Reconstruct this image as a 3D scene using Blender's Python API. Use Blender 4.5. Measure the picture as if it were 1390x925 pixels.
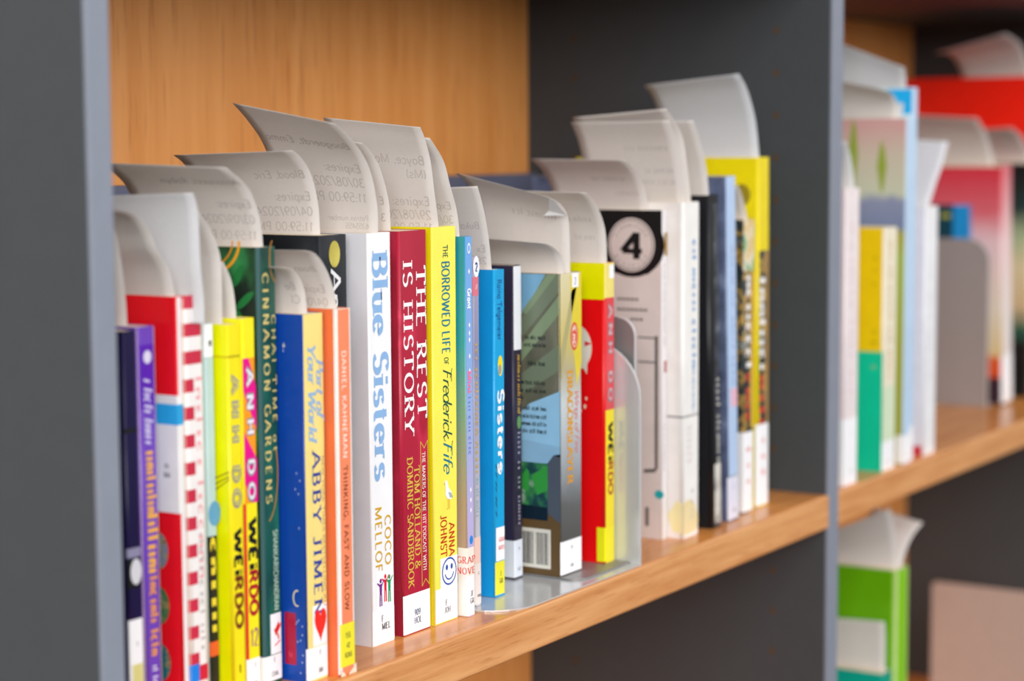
import bpy, math, random
from mathutils import Matrix, Vector
random.seed(7)
sc = bpy.context.scene
for o in list(bpy.data.objects): bpy.data.objects.remove(o)
col = sc.collection

# ---------------------------------------------------------------- camera, world, lights, exposure
# world: X along the shelf, Y into the bookcase, Z up from the top of the middle shelf (metres)
FPX = 2700.0
cam_d = bpy.data.cameras.new('camera'); cam = bpy.data.objects.new('camera', cam_d); col.objects.link(cam)
Rv = Vector((0.532373, -0.84649, -0.005905)); Uv = Vector((0.08647, 0.04744, 0.995124)); Vv = Vector((0.842082, 0.530287, -0.098451))
cam.matrix_world = Matrix(((Rv.x, Uv.x, -Vv.x, -0.60626), (Rv.y, Uv.y, -Vv.y, -0.58659), (Rv.z, Uv.z, -Vv.z, 0.2642), (0, 0, 0, 1)))
cam_d.sensor_width = 36; cam_d.lens = FPX / 1390 * 36; cam_d.clip_start = 0.01
cam_d.dof.use_dof = True; cam_d.dof.focus_distance = 1.085; cam_d.dof.aperture_fstop = 5.2
sc.camera = cam
w = bpy.data.worlds.new('world'); sc.world = w; w.use_nodes = True
bg = w.node_tree.nodes['Background']; bg.inputs[0].default_value = (1.0, 0.985, 0.97, 1); bg.inputs[1].default_value = 0.55
# strip light of the aisle ceiling, running parallel to the bookcase
ld = bpy.data.lights.new('ceiling_strip_light', 'AREA'); ld.shape = 'RECTANGLE'; ld.size = 5.0; ld.size_y = 0.35; ld.energy = 16; ld.color = (1, 0.98, 0.95)
lo = bpy.data.objects.new('ceiling_strip_light', ld); col.objects.link(lo); lo.location = (0.6, -1.25, 1.72)
lo.rotation_euler = (Vector((0, 1.25, -1.72))).to_track_quat('-Z', 'Y').to_euler()
# daylight from the tall windows across the aisle, behind the camera
wd = bpy.data.lights.new('window_daylight', 'AREA'); wd.shape = 'RECTANGLE'; wd.size = 4.5; wd.size_y = 2.2; wd.energy = 218; wd.color = (1, 0.99, 0.98)
wo = bpy.data.objects.new('window_daylight', wd); col.objects.link(wo); wo.location = (-3.0, -3.1, 1.6)
wo.rotation_euler = (Vector((.9, 1, -.38))).to_track_quat('-Z', 'Y').to_euler()
w2 = bpy.data.lights.new('added_front_fill', 'AREA'); w2.shape = 'RECTANGLE'; w2.size = 3.0; w2.size_y = 1.8; w2.energy = 56; w2.color = (1, 0.98, 0.96)  # added fill lamp from the front, brightens the back panel deep in the bays
w2o = bpy.data.objects.new('added_front_fill', w2); col.objects.link(w2o); w2o.location = (1.9, -4.6, 1.15)
w2o.rotation_euler = (Vector((-.32, 1, -.22))).to_track_quat('-Z', 'Y').to_euler()
sc.view_settings.view_transform = 'Standard'; sc.view_settings.look = 'None'; sc.view_settings.gamma = 1
sc.view_settings.use_curve_mapping = False; sc.view_settings.exposure = -0.02

# ---------------------------------------------------------------- materials
def lin(c):
    if isinstance(c, str): c = tuple(int(c[i:i+2], 16) for i in (0, 2, 4))
    return tuple(((v/255)/12.92 if v <= 10 else ((v/255+.055)/1.055)**2.4) for v in c) + (1,)
_m = {}; _key = {}
def mat(c, rough=.38, coat=0.0, var=.05, metal=0.0):
    """printed board / paper / painted surface: flat colour with a faint procedural mottling"""
    key = (c, rough, coat, var, metal)
    if key in _m: return _m[key]
    m = bpy.data.materials.new('surface_' + str(c)); m.use_nodes = True; n = m.node_tree.nodes; l = m.node_tree.links
    b = n['Principled BSDF']; b.inputs['Roughness'].default_value = rough; b.inputs['Coat Weight'].default_value = coat; b.inputs['Specular IOR Level'].default_value = .3
    b.inputs['Coat Roughness'].default_value = .15; b.inputs['Metallic'].default_value = metal
    tc = n.new('ShaderNodeTexCoord'); no = n.new('ShaderNodeTexNoise'); no.inputs['Scale'].default_value = 70; no.inputs['Detail'].default_value = 4
    mx = n.new('ShaderNodeMix'); mx.data_type = 'RGBA'; mx.blend_type = 'MULTIPLY'; mx.inputs[0].default_value = 1
    rp = n.new('ShaderNodeValToRGB'); rp.color_ramp.elements[0].color = (1-var*2,)*3 + (1,); rp.color_ramp.elements[1].color = (1, 1, 1, 1)
    rp.color_ramp.elements[0].position = .25; rp.color_ramp.elements[1].position = .7
    l.new(tc.outputs['Object'], no.inputs['Vector']); l.new(no.outputs['Fac'], rp.inputs[0])
    mx.inputs[6].default_value = lin(c); l.new(rp.outputs[0], mx.inputs[7]); l.new(mx.outputs[2], b.inputs['Base Color'])
    _m[key] = m; _key[m.name] = key; return m
def side(m):
    """lighter copy of a flat colour for left faces: weaker light there made up in paint"""
    if m is None or m.name not in _key: return m
    c, rough, coat, var, metal = _key[m.name]
    l = [min(v*1.3, .92) for v in lin(c)[:3]]
    q = ''.join('%02x' % round(255*(v*12.92 if v < .0031 else 1.055*v**(1/2.4)-.055)) for v in l)
    return mat(q, rough, coat, var, metal)
def wood(name, c1, c2, scale, rough, coat):
    m = bpy.data.materials.new(name); m.use_nodes = True; n = m.node_tree.nodes; l = m.node_tree.links
    b = n['Principled BSDF']; b.inputs['Roughness'].default_value = rough; b.inputs['Coat Weight'].default_value = coat; b.inputs['Specular IOR Level'].default_value = .35
    tc = n.new('ShaderNodeTexCoord'); mp = n.new('ShaderNodeMapping'); mp.inputs['Scale'].default_value = scale
    n1 = n.new('ShaderNodeTexNoise'); n1.inputs['Scale'].default_value = 1.0; n1.inputs['Detail'].default_value = 6; n1.inputs['Roughness'].default_value = .6
    n2 = n.new('ShaderNodeTexNoise'); n2.inputs['Scale'].default_value = 5.0; n2.inputs['Detail'].default_value = 3
    r1 = n.new('ShaderNodeValToRGB'); r1.color_ramp.elements[0].position = .34; r1.color_ramp.elements[1].position = .66
    r1.color_ramp.elements[0].color = lin(c2); r1.color_ramp.elements[1].color = lin(c1)
    r2 = n.new('ShaderNodeValToRGB'); r2.color_ramp.elements[0].position = .30; r2.color_ramp.elements[1].position = .42
    r2.color_ramp.elements[0].color = (.78, .68, .6, 1); r2.color_ramp.elements[1].color = (1, 1, 1, 1)
    mx = n.new('ShaderNodeMix'); mx.data_type = 'RGBA'; mx.blend_type = 'MULTIPLY'; mx.inputs[0].default_value = .8
    l.new(tc.outputs['Object'], mp.inputs[0]); l.new(mp.outputs[0], n1.inputs[0]); l.new(mp.outputs[0], n2.inputs[0])
    l.new(n1.outputs['Fac'], r1.inputs[0]); l.new(n2.outputs['Fac'], r2.inputs[0]); l.new(r1.outputs[0], mx.inputs[6]); l.new(r2.outputs[0], mx.inputs[7])
    l.new(mx.outputs[2], b.inputs['Base Color']); return m
def mottled(name, stops, scale, rough=.35, stretch=(1, 1, 1), detail=3, coat=.06):
    """several printed colours mixed by stretched noise: painted artwork on a cover"""
    m = bpy.data.materials.new(name); m.use_nodes = True; n = m.node_tree.nodes; l = m.node_tree.links
    b = n['Principled BSDF']; b.inputs['Roughness'].default_value = rough; b.inputs['Coat Weight'].default_value = coat
    tc = n.new('ShaderNodeTexCoord'); mp = n.new('ShaderNodeMapping'); mp.inputs['Scale'].default_value = stretch
    no = n.new('ShaderNodeTexNoise'); no.inputs['Scale'].default_value = scale; no.inputs['Detail'].default_value = detail
    r = n.new('ShaderNodeValToRGB'); e = r.color_ramp.elements
    while len(e) < len(stops): e.new(.5)
    for i, (p, c) in enumerate(stops): e[i].position = p; e[i].color = lin(c)
    l.new(tc.outputs['Object'], mp.inputs[0]); l.new(mp.outputs[0], no.inputs[0]); l.new(no.outputs['Fac'], r.inputs[0]); l.new(r.outputs[0], b.inputs['Base Color'])
    return m
def zramp(name, stops, rough=.35, coat=.06, axis='Z'):
    """printed artwork whose colour runs along the height of a cover (metres from its foot)"""
    m = bpy.data.materials.new(name); m.use_nodes = True; n = m.node_tree.nodes; l = m.node_tree.links
    b = n['Principled BSDF']; b.inputs['Roughness'].default_value = rough; b.inputs['Coat Weight'].default_value = coat
    tc = n.new('ShaderNodeTexCoord'); sp = n.new('ShaderNodeSeparateXYZ'); mr = n.new('ShaderNodeMapRange')
    a, z = stops[0][0], stops[-1][0]; mr.inputs[1].default_value = a; mr.inputs[2].default_value = z
    r = n.new('ShaderNodeValToRGB'); e = r.color_ramp.elements
    while len(e) < len(stops): e.new(.5)
    for i, (p, c) in enumerate(stops): e[i].position = (p-a)/(z-a); e[i].color = lin(c)
    no = n.new('ShaderNodeTexNoise'); no.inputs['Scale'].default_value = 60; ma = n.new('ShaderNodeMath'); ma.operation = 'MULTIPLY_ADD'; ma.inputs[1].default_value = .012
    l.new(tc.outputs['Object'], sp.inputs[0]); l.new(tc.outputs['Object'], no.inputs[0]); l.new(no.outputs['Fac'], ma.inputs[0]); l.new(sp.outputs[axis], ma.inputs[2])
    l.new(ma.outputs[0], mr.inputs[0]); l.new(mr.outputs[0], r.inputs[0]); l.new(r.outputs[0], b.inputs['Base Color']); return m

def paper_mat(c):
    m = bpy.data.materials.new('thermal_paper'); m.use_nodes = True; n = m.node_tree.nodes; l = m.node_tree.links
    n.remove(n['Principled BSDF']); d = n.new('ShaderNodeBsdfDiffuse'); t = n.new('ShaderNodeBsdfTranslucent'); mx = n.new('ShaderNodeMixShader'); mx.inputs[0].default_value = .35
    no = n.new('ShaderNodeTexNoise'); no.inputs['Scale'].default_value = 25; r = n.new('ShaderNodeValToRGB')
    a = lin(c); r.color_ramp.elements[0].color = tuple(v*.94 for v in a[:3]) + (1,); r.color_ramp.elements[1].color = a
    l.new(no.outputs['Fac'], r.inputs[0]); l.new(r.outputs[0], d.inputs[0]); l.new(r.outputs[0], t.inputs[0])
    l.new(d.outputs[0], mx.inputs[1]); l.new(t.outputs[0], mx.inputs[2]); l.new(mx.outputs[0], n['Material Output'].inputs[0]); return m
PAPER = paper_mat('f3eeea')
GHOST = mat('cbc4c0', .8, 0, .02); INK = mat('4a4644', .7, 0, .02)
PAGES = mat('ecd9bd', .8, 0, .08)
LABEL = mat('f4f4f8', .45, 0, .015)
M_WOOD_X = wood('beech_laminate_shelf', 'e09a54', 'c87c38', (5, 120, 120), .24, .0)
M_WOOD_EDGE = wood('beech_edge_band', 'e0a56e', 'c98750', (9, 160, 160), .4, .1)
M_WOOD_Z = wood('beech_back_panel', 'f8ab62', 'ec9a4e', (60, 60, 3.5), .45, .1)
M_PANEL = mat('45494d', .55, 0, .03); M_EDGE = mat('848a98', .5, 0, .03); M_HOLE = mat('5c4228', .7, 0, .05)
M_METAL = mat('d2d3d4', .2, 0, .02, .35); M_METAL_EDGE = mat('dcdee0', .3, 0, .02, .3); M_METAL_WARM = mat('a89e9b', .4, 0, .02, .2)

# ---------------------------------------------------------------- mesh helpers
def link(name, me, parent=None, loc=(0, 0, 0)):
    o = bpy.data.objects.new(name, me); col.objects.link(o); o.location = loc
    if parent is not None: o.parent = parent
    return o
def mesh(name, verts, faces, m, parent=None, smooth=False, loc=(0, 0, 0)):
    me = bpy.data.meshes.new(name); me.from_pydata([tuple(v) for v in verts], [], faces)
    for x in (m if isinstance(m, (list, tuple)) else [m]): me.materials.append(x)
    me.validate(); me.update()
    if smooth:
        for p in me.polygons: p.use_smooth = True
    return link(name, me, parent, loc)
def box(name, a, b, m, parent=None, bevel=0):
    v = [(x, y, z) for x in (a[0], b[0]) for y in (a[1], b[1]) for z in (a[2], b[2])]
    f = [(0, 1, 3, 2), (4, 6, 7, 5), (0, 4, 5, 1), (2, 3, 7, 6), (0, 2, 6, 4), (1, 5, 7, 3)]
    o = mesh(name, v, f, m, parent)
    if bevel:
        md = o.modifiers.new('bevel', 'BEVEL'); md.width = bevel; md.segments = 3
    return o
def prism(name, pts, lo_, hi, m, parent=None, axis='z'):
    """outline extruded between lo_ and hi along an axis (pts are the other two coordinates)"""
    def P(p, h): return (p[0], p[1], h) if axis == 'z' else ((h, p[0], p[1]) if axis == 'x' else (p[0], h, p[1]))
    n = len(pts); v = [P(p, lo_) for p in pts] + [P(p, hi) for p in pts]
    f = [tuple(range(n))[::-1], tuple(range(n, 2*n))] + [(i, (i+1) % n, n+(i+1) % n, n+i) for i in range(n)]
    return mesh(name, v, f, m, parent)
def tag(o, label, cat, group=None):
    o['label'] = label; o['category'] = cat
    if group: o['group'] = group
    return o
def thing(name, label, cat, loc, group=None, rot=(0, 0, 0)):
    o = bpy.data.objects.new(name, None); col.objects.link(o); o.location = loc; o.rotation_euler = rot; o.empty_display_size = .02
    return tag(o, label, cat, group)

# ---------------------------------------------------------------- stroke lettering (pen strokes of changing width, optional serifs)
G = {
'A': (.80, 'M0 0L.38 1M.38 1L.8 0M.14 .34L.64 .34', [(0, 0), (.8, 0)]),
'B': (.70, 'M.14 0L.14 1M.14 1L.36 1A.36 .76 .22 .24 90 -90L.14 .52M.36 .52A.38 .26 .25 .26 90 -90L.14 0', [(.12, 0), (.12, 1)]),
'C': (.76, 'A.42 .5 .34 .5 42 318', []),
'D': (.78, 'M.14 0L.14 1M.14 1L.34 1A.34 .5 .36 .5 90 -90L.14 0', [(.12, 0), (.12, 1)]),
'E': (.64, 'M.14 0L.14 1M.14 1L.56 1M.14 .52L.46 .52M.14 0L.58 0', [(.12, 0), (.12, 1)]),
'F': (.60, 'M.14 0L.14 1M.14 1L.56 1M.14 .52L.46 .52', [(.14, 0), (.12, 1)]),
'G': (.80, 'A.42 .5 .34 .5 45 345M.74 .06L.74 .42M.5 .42L.8 .42', []),
'H': (.82, 'M.14 0L.14 1M.68 0L.68 1M.14 .52L.68 .52', [(.14, 0), (.14, 1), (.68, 0), (.68, 1)]),
'I': (.32, 'M.16 0L.16 1', [(.16, 0), (.16, 1)]),
'J': (.46, 'M.32 1L.32 .2A.16 .2 .16 .2 0 -150', [(.32, 1)]),
'K': (.76, 'M.14 0L.14 1M.66 1L.16 .42M.3 .56L.7 0', [(.14, 0), (.14, 1), (.7, 0), (.64, 1)]),
'L': (.60, 'M.14 0L.14 1M.14 0L.56 0', [(.12, 0), (.14, 1)]),
'M': (.96, 'M.12 0L.14 1M.14 1L.48 .04M.48 .04L.81 1M.82 1L.84 0', [(.12, 0), (.12, 1), (.84, 0), (.84, 1)]),
'N': (.82, 'M.14 0L.14 1M.14 1L.68 0M.68 0L.68 1', [(.14, 0), (.12, 1), (.68, 1)]),
'O': (.84, 'A.42 .5 .35 .5 0 360', []),
'P': (.64, 'M.14 0L.14 1M.14 1L.34 1A.34 .73 .24 .27 90 -90L.14 .46', [(.14, 0), (.12, 1)]),
'R': (.72, 'M.14 0L.14 1M.14 1L.34 1A.34 .75 .23 .25 90 -90L.14 .5M.34 .5L.66 0', [(.14, 0), (.12, 1), (.67, 0)]),
'S': (.62, 'A.31 .75 .21 .25 25 270A.31 .25 .24 .25 90 -155', []),
'T': (.72, 'M.36 0L.36 1M.03 1L.69 1M.04 1L.04 .84M.68 1L.68 .84', [(.36, 0)]),
'U': (.80, 'M.13 1L.13 .3A.4 .3 .27 .3 180 360L.67 1', [(.13, 1), (.67, 1)]),
'V': (.76, 'M.04 1L.38 0M.38 0L.72 1', [(.04, 1), (.72, 1)]),
'W': (1.08, 'M.04 1L.28 0M.28 0L.54 .9M.54 .9L.8 0M.8 0L1.04 1', [(.04, 1), (1.04, 1)]),
'X': (.74, 'M.04 1L.7 0M.04 0L.7 1', [(.04, 1), (.7, 1), (.04, 0), (.7, 0)]),
'Y': (.74, 'M.04 1L.37 .45M.7 1L.37 .45M.37 .48L.37 0', [(.04, 1), (.7, 1), (.37, 0)]),
'Z': (.66, 'M.06 1L.6 1L.06 0L.62 0', []),
'&': (.84, 'M.76 0L.22 .66A.36 .79 .17 .2 215 -35L.2 .42A.32 .24 .22 .24 130 300L.74 .46', []),
'0': (.62, 'A.31 .5 .24 .5 0 360', []), '1': (.46, 'M.27 0L.27 1L.1 .8', []),
'2': (.60, 'A.3 .73 .22 .27 165 -35L.07 0L.55 0', []), '3': (.58, 'A.27 .76 .2 .24 150 -90M.27 .53A.27 .265 .24 .265 90 -150', []),
'4': (.62, 'M.44 0L.44 1M.44 .98L.04 .3M.04 .3L.6 .3', []), '5': (.58, 'M.5 1L.14 1L.1 .56A.28 .31 .24 .31 125 -145', []),
'6': (.60, 'A.3 .3 .22 .3 0 360M.08 .3A.54 .34 .46 .66 182 105', []), '7': (.58, 'M.05 1L.54 1L.2 0', []),
'8': (.60, 'A.3 .75 .19 .25 0 360M.3 .5A.3 .26 .23 .26 90 450', []), '9': (.60, 'A.3 .7 .22 .3 0 360M.52 .7A.06 .66 .46 .66 2 -75', []),
'a': (.58, 'A.26 .31 .2 .31 0 360M.47 .62L.47 0', [(.5, 0)]), 'b': (.60, 'M.11 0L.11 1.04M.3 .62A.3 .31 .22 .31 90 450', [(.07, 1.04)]),
'c': (.50, 'A.28 .31 .22 .31 45 315', []), 'd': (.60, 'A.27 .31 .21 .31 0 360M.49 1.04L.49 0', [(.46, 1.04), (.52, 0)]),
'e': (.54, 'M.07 .34L.48 .34A.27 .32 .21 .31 3 318', []), 'f': (.38, 'M.15 0L.15 .84A.3 .84 .15 .2 180 50M.02 .62L.34 .62', [(.15, 0)]),
'g': (.58, 'A.26 .31 .2 .31 0 360M.47 .62L.47 -.1A.27 -.1 .2 .2 0 -150', []), 'h': (.60, 'M.12 0L.12 1.04M.12 .4A.31 .4 .19 .23 180 0L.5 0', [(.12, 0), (.08, 1.04), (.5, 0)]),
'i': (.27, 'M.13 0L.13 .62M.13 .82L.13 .96', [(.13, 0), (.09, .62)]), 'j': (.27, 'M.15 .62L.15 -.1A.03 -.1 .12 .18 0 -110M.15 .82L.15 .95', []),
'k': (.54, 'M.12 0L.12 1.04M.46 .62L.13 .26M.22 .36L.5 0', [(.12, 0), (.08, 1.04), (.5, 0)]), 'l': (.27, 'M.13 0L.13 1.04', [(.13, 0), (.09, 1.04)]),
'm': (.90, 'M.12 0L.12 .62M.12 .4A.28 .4 .16 .22 180 0L.44 0M.44 .4A.61 .4 .17 .22 180 0L.78 0', [(.12, 0), (.44, 0), (.78, 0)]),
'n': (.60, 'M.12 0L.12 .62M.12 .4A.31 .4 .19 .22 180 0L.5 0', [(.12, 0), (.08, .62), (.5, 0)]), 'o': (.58, 'A.29 .31 .22 .31 0 360', []),
'p': (.60, 'M.12 -.32L.12 .62M.3 .62A.3 .31 .22 .31 90 450', [(.12, -.32), (.08, .62)]), 'q': (.6, 'A.26 .31 .2 .31 0 360M.47 .62L.47 -.32', []),
'r': (.42, 'M.12 0L.12 .62M.12 .38A.3 .38 .18 .24 180 65', [(.12, 0), (.08, .62)]), 's': (.47, 'A.235 .465 .15 .155 25 270A.235 .155 .175 .155 90 -155', []),
't': (.38, 'M.16 .84L.16 .15A.28 .15 .12 .15 180 300M.02 .62L.34 .62', []), 'u': (.60, 'M.12 .62L.12 .22A.3 .22 .18 .22 180 360M.49 .62L.49 0', [(.08, .62), (.46, .62), (.53, 0)]),
'v': (.54, 'M.04 .62L.27 0M.27 0L.5 .62', []), 'w': (.80, 'M.04 .62L.22 0M.22 0L.4 .58M.4 .58L.58 0M.58 0L.76 .62', []), 'x': (.5, 'M.04 .62L.46 0M.04 0L.46 .62', []),
'y': (.54, 'M.04 .62L.28 0M.5 .62L.2 -.3', []), 'z': (.48, 'M.05 .62L.43 .62L.05 0L.44 0', []),
'.': (.24, 'M.12 0L.12 .13', []), ',': (.24, 'M.13 .1L.09 -.14', []), ':': (.24, 'M.12 0L.12 .13M.12 .45L.12 .58', []), '/': (.44, 'M.04 -.05L.4 1.05', []),
'(': (.3, 'A.36 .45 .25 .62 125 235', []), ')': (.3, 'A-.06 .45 .25 .62 55 -55', []), '-': (.4, 'M.08 .34L.34 .34', []), "'": (.2, 'M.1 1L.1 .8', []), '!': (.34, 'M.14 0L.14 .7', []), '#': (.58, 'M.12 0L.12 .66M.12 .6L.46 .6M.46 .66L.46 0', []), '%': (.56, 'A.28 .34 .2 .32 60 300', []), '$': (.5, 'M.12 .1L.4 .1M.12 .6L.4 .6M.24 .1L.24 .6', []), '^': (.4, 'M.16 0L.16 1', []), '?': (.55, 'A.27 .76 .2 .24 160 -60L.27 .26M.27 0L.27 .12', []), ' ': (.34, '', []),
}
import re
def _paths(s):
    out = []; cur = None
    for c, args in re.findall(r'([MLA])([^MLA]*)', s):
        a = [float(x) for x in args.split()]
        if c == 'M': cur = [(a[0], a[1])]; out.append(cur)
        elif c == 'L': cur.append((a[0], a[1]))
        else:
            if cur is None: cur = []; out.append(cur)
            k = max(2, int(abs(a[5]-a[4])/20)+1)
            for i in range(k+1):
                t = math.radians(a[4]+(a[5]-a[4])*i/k); p = (a[0]+a[2]*math.cos(t), a[1]+a[3]*math.sin(t))
                if not cur or abs(p[0]-cur[-1][0])+abs(p[1]-cur[-1][1]) > 1e-4: cur.append(p)
    return out
def letters(s, thick=.14, thin=None, serif=0, slant=0, track=.04, wide=1.0, alpha=6):
    """2-D polygons of a line of text, cap height 1, and its length"""
    thin = thick if thin is None else thin; polys = []; x = 0; al = math.radians(alpha)
    for ch in s:
        adv, d, ser = G.get(ch, G[' '])
        for pth in _paths(d):
            n = len(pth)
            if n < 2: continue
            L = []; Rr = []
            for i, p in enumerate(pth):
                q0 = pth[max(i-1, 0)]; q1 = pth[min(i+1, n-1)]
                if i == n-1 and abs(pth[0][0]-p[0])+abs(pth[0][1]-p[1]) < 1e-3: q1 = pth[1]
                if i == 0 and n > 4 and abs(pth[-1][0]-p[0])+abs(pth[-1][1]-p[1]) < 1e-3: q0 = pth[-2]
                dx, dy = q1[0]-q0[0], q1[1]-q0[1]; ln = math.hypot(dx, dy) or 1; dx /= ln; dy /= ln
                wv = (thin+(thick-thin)*abs(dy*math.cos(al)-dx*math.sin(al)))/2
                L.append((p[0]-dy*wv, p[1]+dx*wv)); Rr.append((p[0]+dy*wv, p[1]-dx*wv))
            for i in range(n-1): polys.append([(x+wide*a, b) for a, b in (L[i], Rr[i], Rr[i+1], L[i+1])])
        if serif:
            t = max(thin*.9, .05)
            for a, b in ser:
                y0 = b if b < .3 and b > -.2 else (b-t if b > .3 else b)
                polys.append([(x+wide*(a-serif-thick/2), y0), (x+wide*(a+serif+thick/2), y0), (x+wide*(a+serif+thick/2), y0+t), (x+wide*(a-serif-thick/2), y0+t)])
        x += adv*wide+track
    if slant: polys = [[(a+slant*b, b) for a, b in p] for p in polys]
    return polys, x-track
FAT = dict(thick=.225, thin=.075, serif=.06, track=.13, alpha=3, wide=1.3); SERIF = dict(thick=.16, thin=.085, serif=.07, track=.06); SLAB = dict(thick=.155, thin=.075, serif=.1, track=.14, wide=1.1)
SANS = dict(thick=.14, track=.05); BOLD = dict(thick=.24, track=.08); LIGHT = dict(thick=.15, thin=.11, track=.1); DECO = dict(thick=.17, thin=.085, track=.06)
SCRIPT = dict(thick=.105, thin=.06, slant=.28, track=-.05); ITAL = dict(thick=.2, thin=.07, serif=.04, slant=.25, track=.02)

def marks(*word_lengths, tall=False):
    """letter-like marks for lettering that the photograph leaves too blurred to read"""
    return ' '.join(''.join(random.choice('!#%$^' if not tall else '#^%^$') for _ in range(k)) for k in word_lengths)
# ---------------------------------------------------------------- books
def outline(w, d, t, r):
    """U shape of a cover seen from above: left board, spine with rounded corners, right board"""
    def arc(cx, cy, rr, a0, a1): return [(cx+rr*math.cos(math.radians(a0+(a1-a0)*i/5)), cy+rr*math.sin(math.radians(a0+(a1-a0)*i/5))) for i in range(6)]
    out = [(0, d)] + arc(r, r, r, 180, 270) + arc(w-r, r, r, 270, 360) + [(w, d)]
    ri = max(r-t, .00005)
    inn = [(w-t, d)] + arc(w-t-ri, t+ri, ri, 360, 270) + arc(t+ri, t+ri, ri, 270, 180) + [(t, d)]
    return out, inn
class Book:
    def __init__(s, name, label, X, Y, w, h, m, d=130, z=0, dx=0, group='books on the middle shelf', t=.6, r=1.2, ref=None, hard=False, cat='book', m_side=None, m_pages=None):
        s.w, s.h, s.d, s.r, s.ref = w, h, d, min(r, w*.45), ref
        s.o = thing(name, label, cat, (X, Y, z), group, (0, math.atan2(dx, h), 0)); k = .001
        out, inn = outline(w*k, d*k, t*k, s.r*k); n = len(out)
        v = [(p[0], p[1], zz) for zz in (0, h*k) for p in out+inn]; N = 2*n; f = []; mi = []
        for i in range(N):
            j = (i+1) % N; f.append((i, j, N+j, N+i)); mi.append(1 if i == 0 else 0)
        for i in range(n-1):
            for base in (0, N):
                q = (base+i, base+i+1, base+N-2-i, base+N-1-i); f.append(q if base else q[::-1]); mi.append(0)
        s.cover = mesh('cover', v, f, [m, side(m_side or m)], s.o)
        for p, q in zip(s.cover.data.polygons, mi): p.material_index = q
        sm = s.cover.data.polygons
        for i in list(range(1, 6)) + list(range(7, 12)): sm[i].use_smooth = True
        ins = 3.0 if hard else .25
        box('pages', (t*k*1.02, t*k*1.05, ins*k), ((w-t)*k*.999, (d-ins*2)*k, (h-ins)*k), m_pages or PAGES, s.o)
    def z(s, y):            # height on the book read off the photograph
        yb, yt = s.ref; return s.h*(yb-y)/(yb-yt)
    def sy(s, x):           # spine surface: flat with rounded corners
        r = s.r
        if x < r: return r-math.sqrt(max(r*r-(r-x)**2, 0))
        if x > s.w-r: return r-math.sqrt(max(r*r-(x-(s.w-r))**2, 0))
        return 0
    def pt(s, face, a, b, ly, wrap=True):
        o = .06+.06*ly
        if face == 's': return (a*.001, ((s.sy(a) if wrap else 0)-o)*.001, b*.001)
        return (-o*.001, a*.001, b*.001)
    def polys(s, name, face, P, m, ly=1, parent=None, flat=False):
        v = []; f = []
        if face == 'l': m = side(m)
        for i, p in enumerate(P):     # strokes that cross lie a few microns apart
            f.append(tuple(range(len(v), len(v)+len(p)))); v += [s.pt(face, a, b, ly+(0 if flat else (i % 12)*.06), flat) for a, b in p]
        return mesh(name, v, f, m, parent or s.o)
    def band(s, name, face, a0, a1, b0, b1, m, ly=0, parent=None):
        n = 14 if face == 's' else 1
        xs = [a0+(a1-a0)*(.5-.5*math.cos(math.pi*i/n)) for i in range(n+1)]
        return s.polys(name, face, [[(xs[i], b0), (xs[i+1], b0), (xs[i+1], b1), (xs[i], b1)] for i in range(n)], m, ly, parent, True)
    def disc(s, name, face, ca, cb, ra, rb, m, ly=1, parent=None, n=28, inner=0):
        c = [(math.cos(2*math.pi*i/n), math.sin(2*math.pi*i/n)) for i in range(n)]
        if inner: P = [[(ca+ra*c[i][0], cb+rb*c[i][1]), (ca+ra*c[(i+1) % n][0], cb+rb*c[(i+1) % n][1]), (ca+ra*inner*c[(i+1) % n][0], cb+rb*inner*c[(i+1) % n][1]), (ca+ra*inner*c[i][0], cb+rb*inner*c[i][1])] for i in range(n)]
        else: P = [[(ca+ra*x, cb+rb*y) for x, y in c]]
        return s.polys(name, face, P, m, ly, parent)
    def down(s, name, text, z0, z1, x0, cap, m, style=SANS, ly=2, parent=None):
        """text running down the spine from z0 to z1, letters standing on x0 with tops to the right"""
        P, L = letters(text, **style); k = (z0-z1)/L
        return s.polys(name, 's', [[(x0+cap*b, z0-k*a) for a, b in p] for p in P], m, ly, parent)
    def across(s, name, text, xc, zb, cap, m, style=SERIF, ly=3, parent=None, squeeze=.85, face='s'):
        P, L = letters(text, **style); sg = 1 if face == 's' else -1
        return s.polys(name, face, [[(xc+sg*(a-L/2)*cap*squeeze, zb+cap*b) for a, b in p] for p in P], m, ly, parent)
    def label(s, z0, z1, lines=(), m=LABEL, ink=None, cap=2.4, left=0, a0=.0, xc=.55, tops=None, style=SERIF):
        """paper label round the foot of the spine with its call number"""
        b = s.band('spine_label', 's', s.w*a0, s.w, z0, z1, m, 2.5)
        if left: s.band('label_flap', 'l', 0, left, z0, z1, m, 2.5, b)
        n = len(lines)
        for i, t in enumerate(lines):
            zb = tops[i] if tops else z0+(z1-z0)*(.72-.55*i/max(n-1, 1)) if n > 1 else z0+(z1-z0)*.5
            s.across('call_number', t, s.w*xc, zb, cap, ink or DARK, style, 4, b)
        return b
DARK = mat('2b2f3a', .6, 0, .02); WHITE = mat('f6f6f6', .4, 0, .02); GOLD = mat('c9a24a', .4, 0, .03); BLACK = mat('141416', .4, 0, .02)
M = lambda c, **k: mat(c, k.get('rough', .34), k.get('coat', .08), k.get('var', .04))

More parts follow.
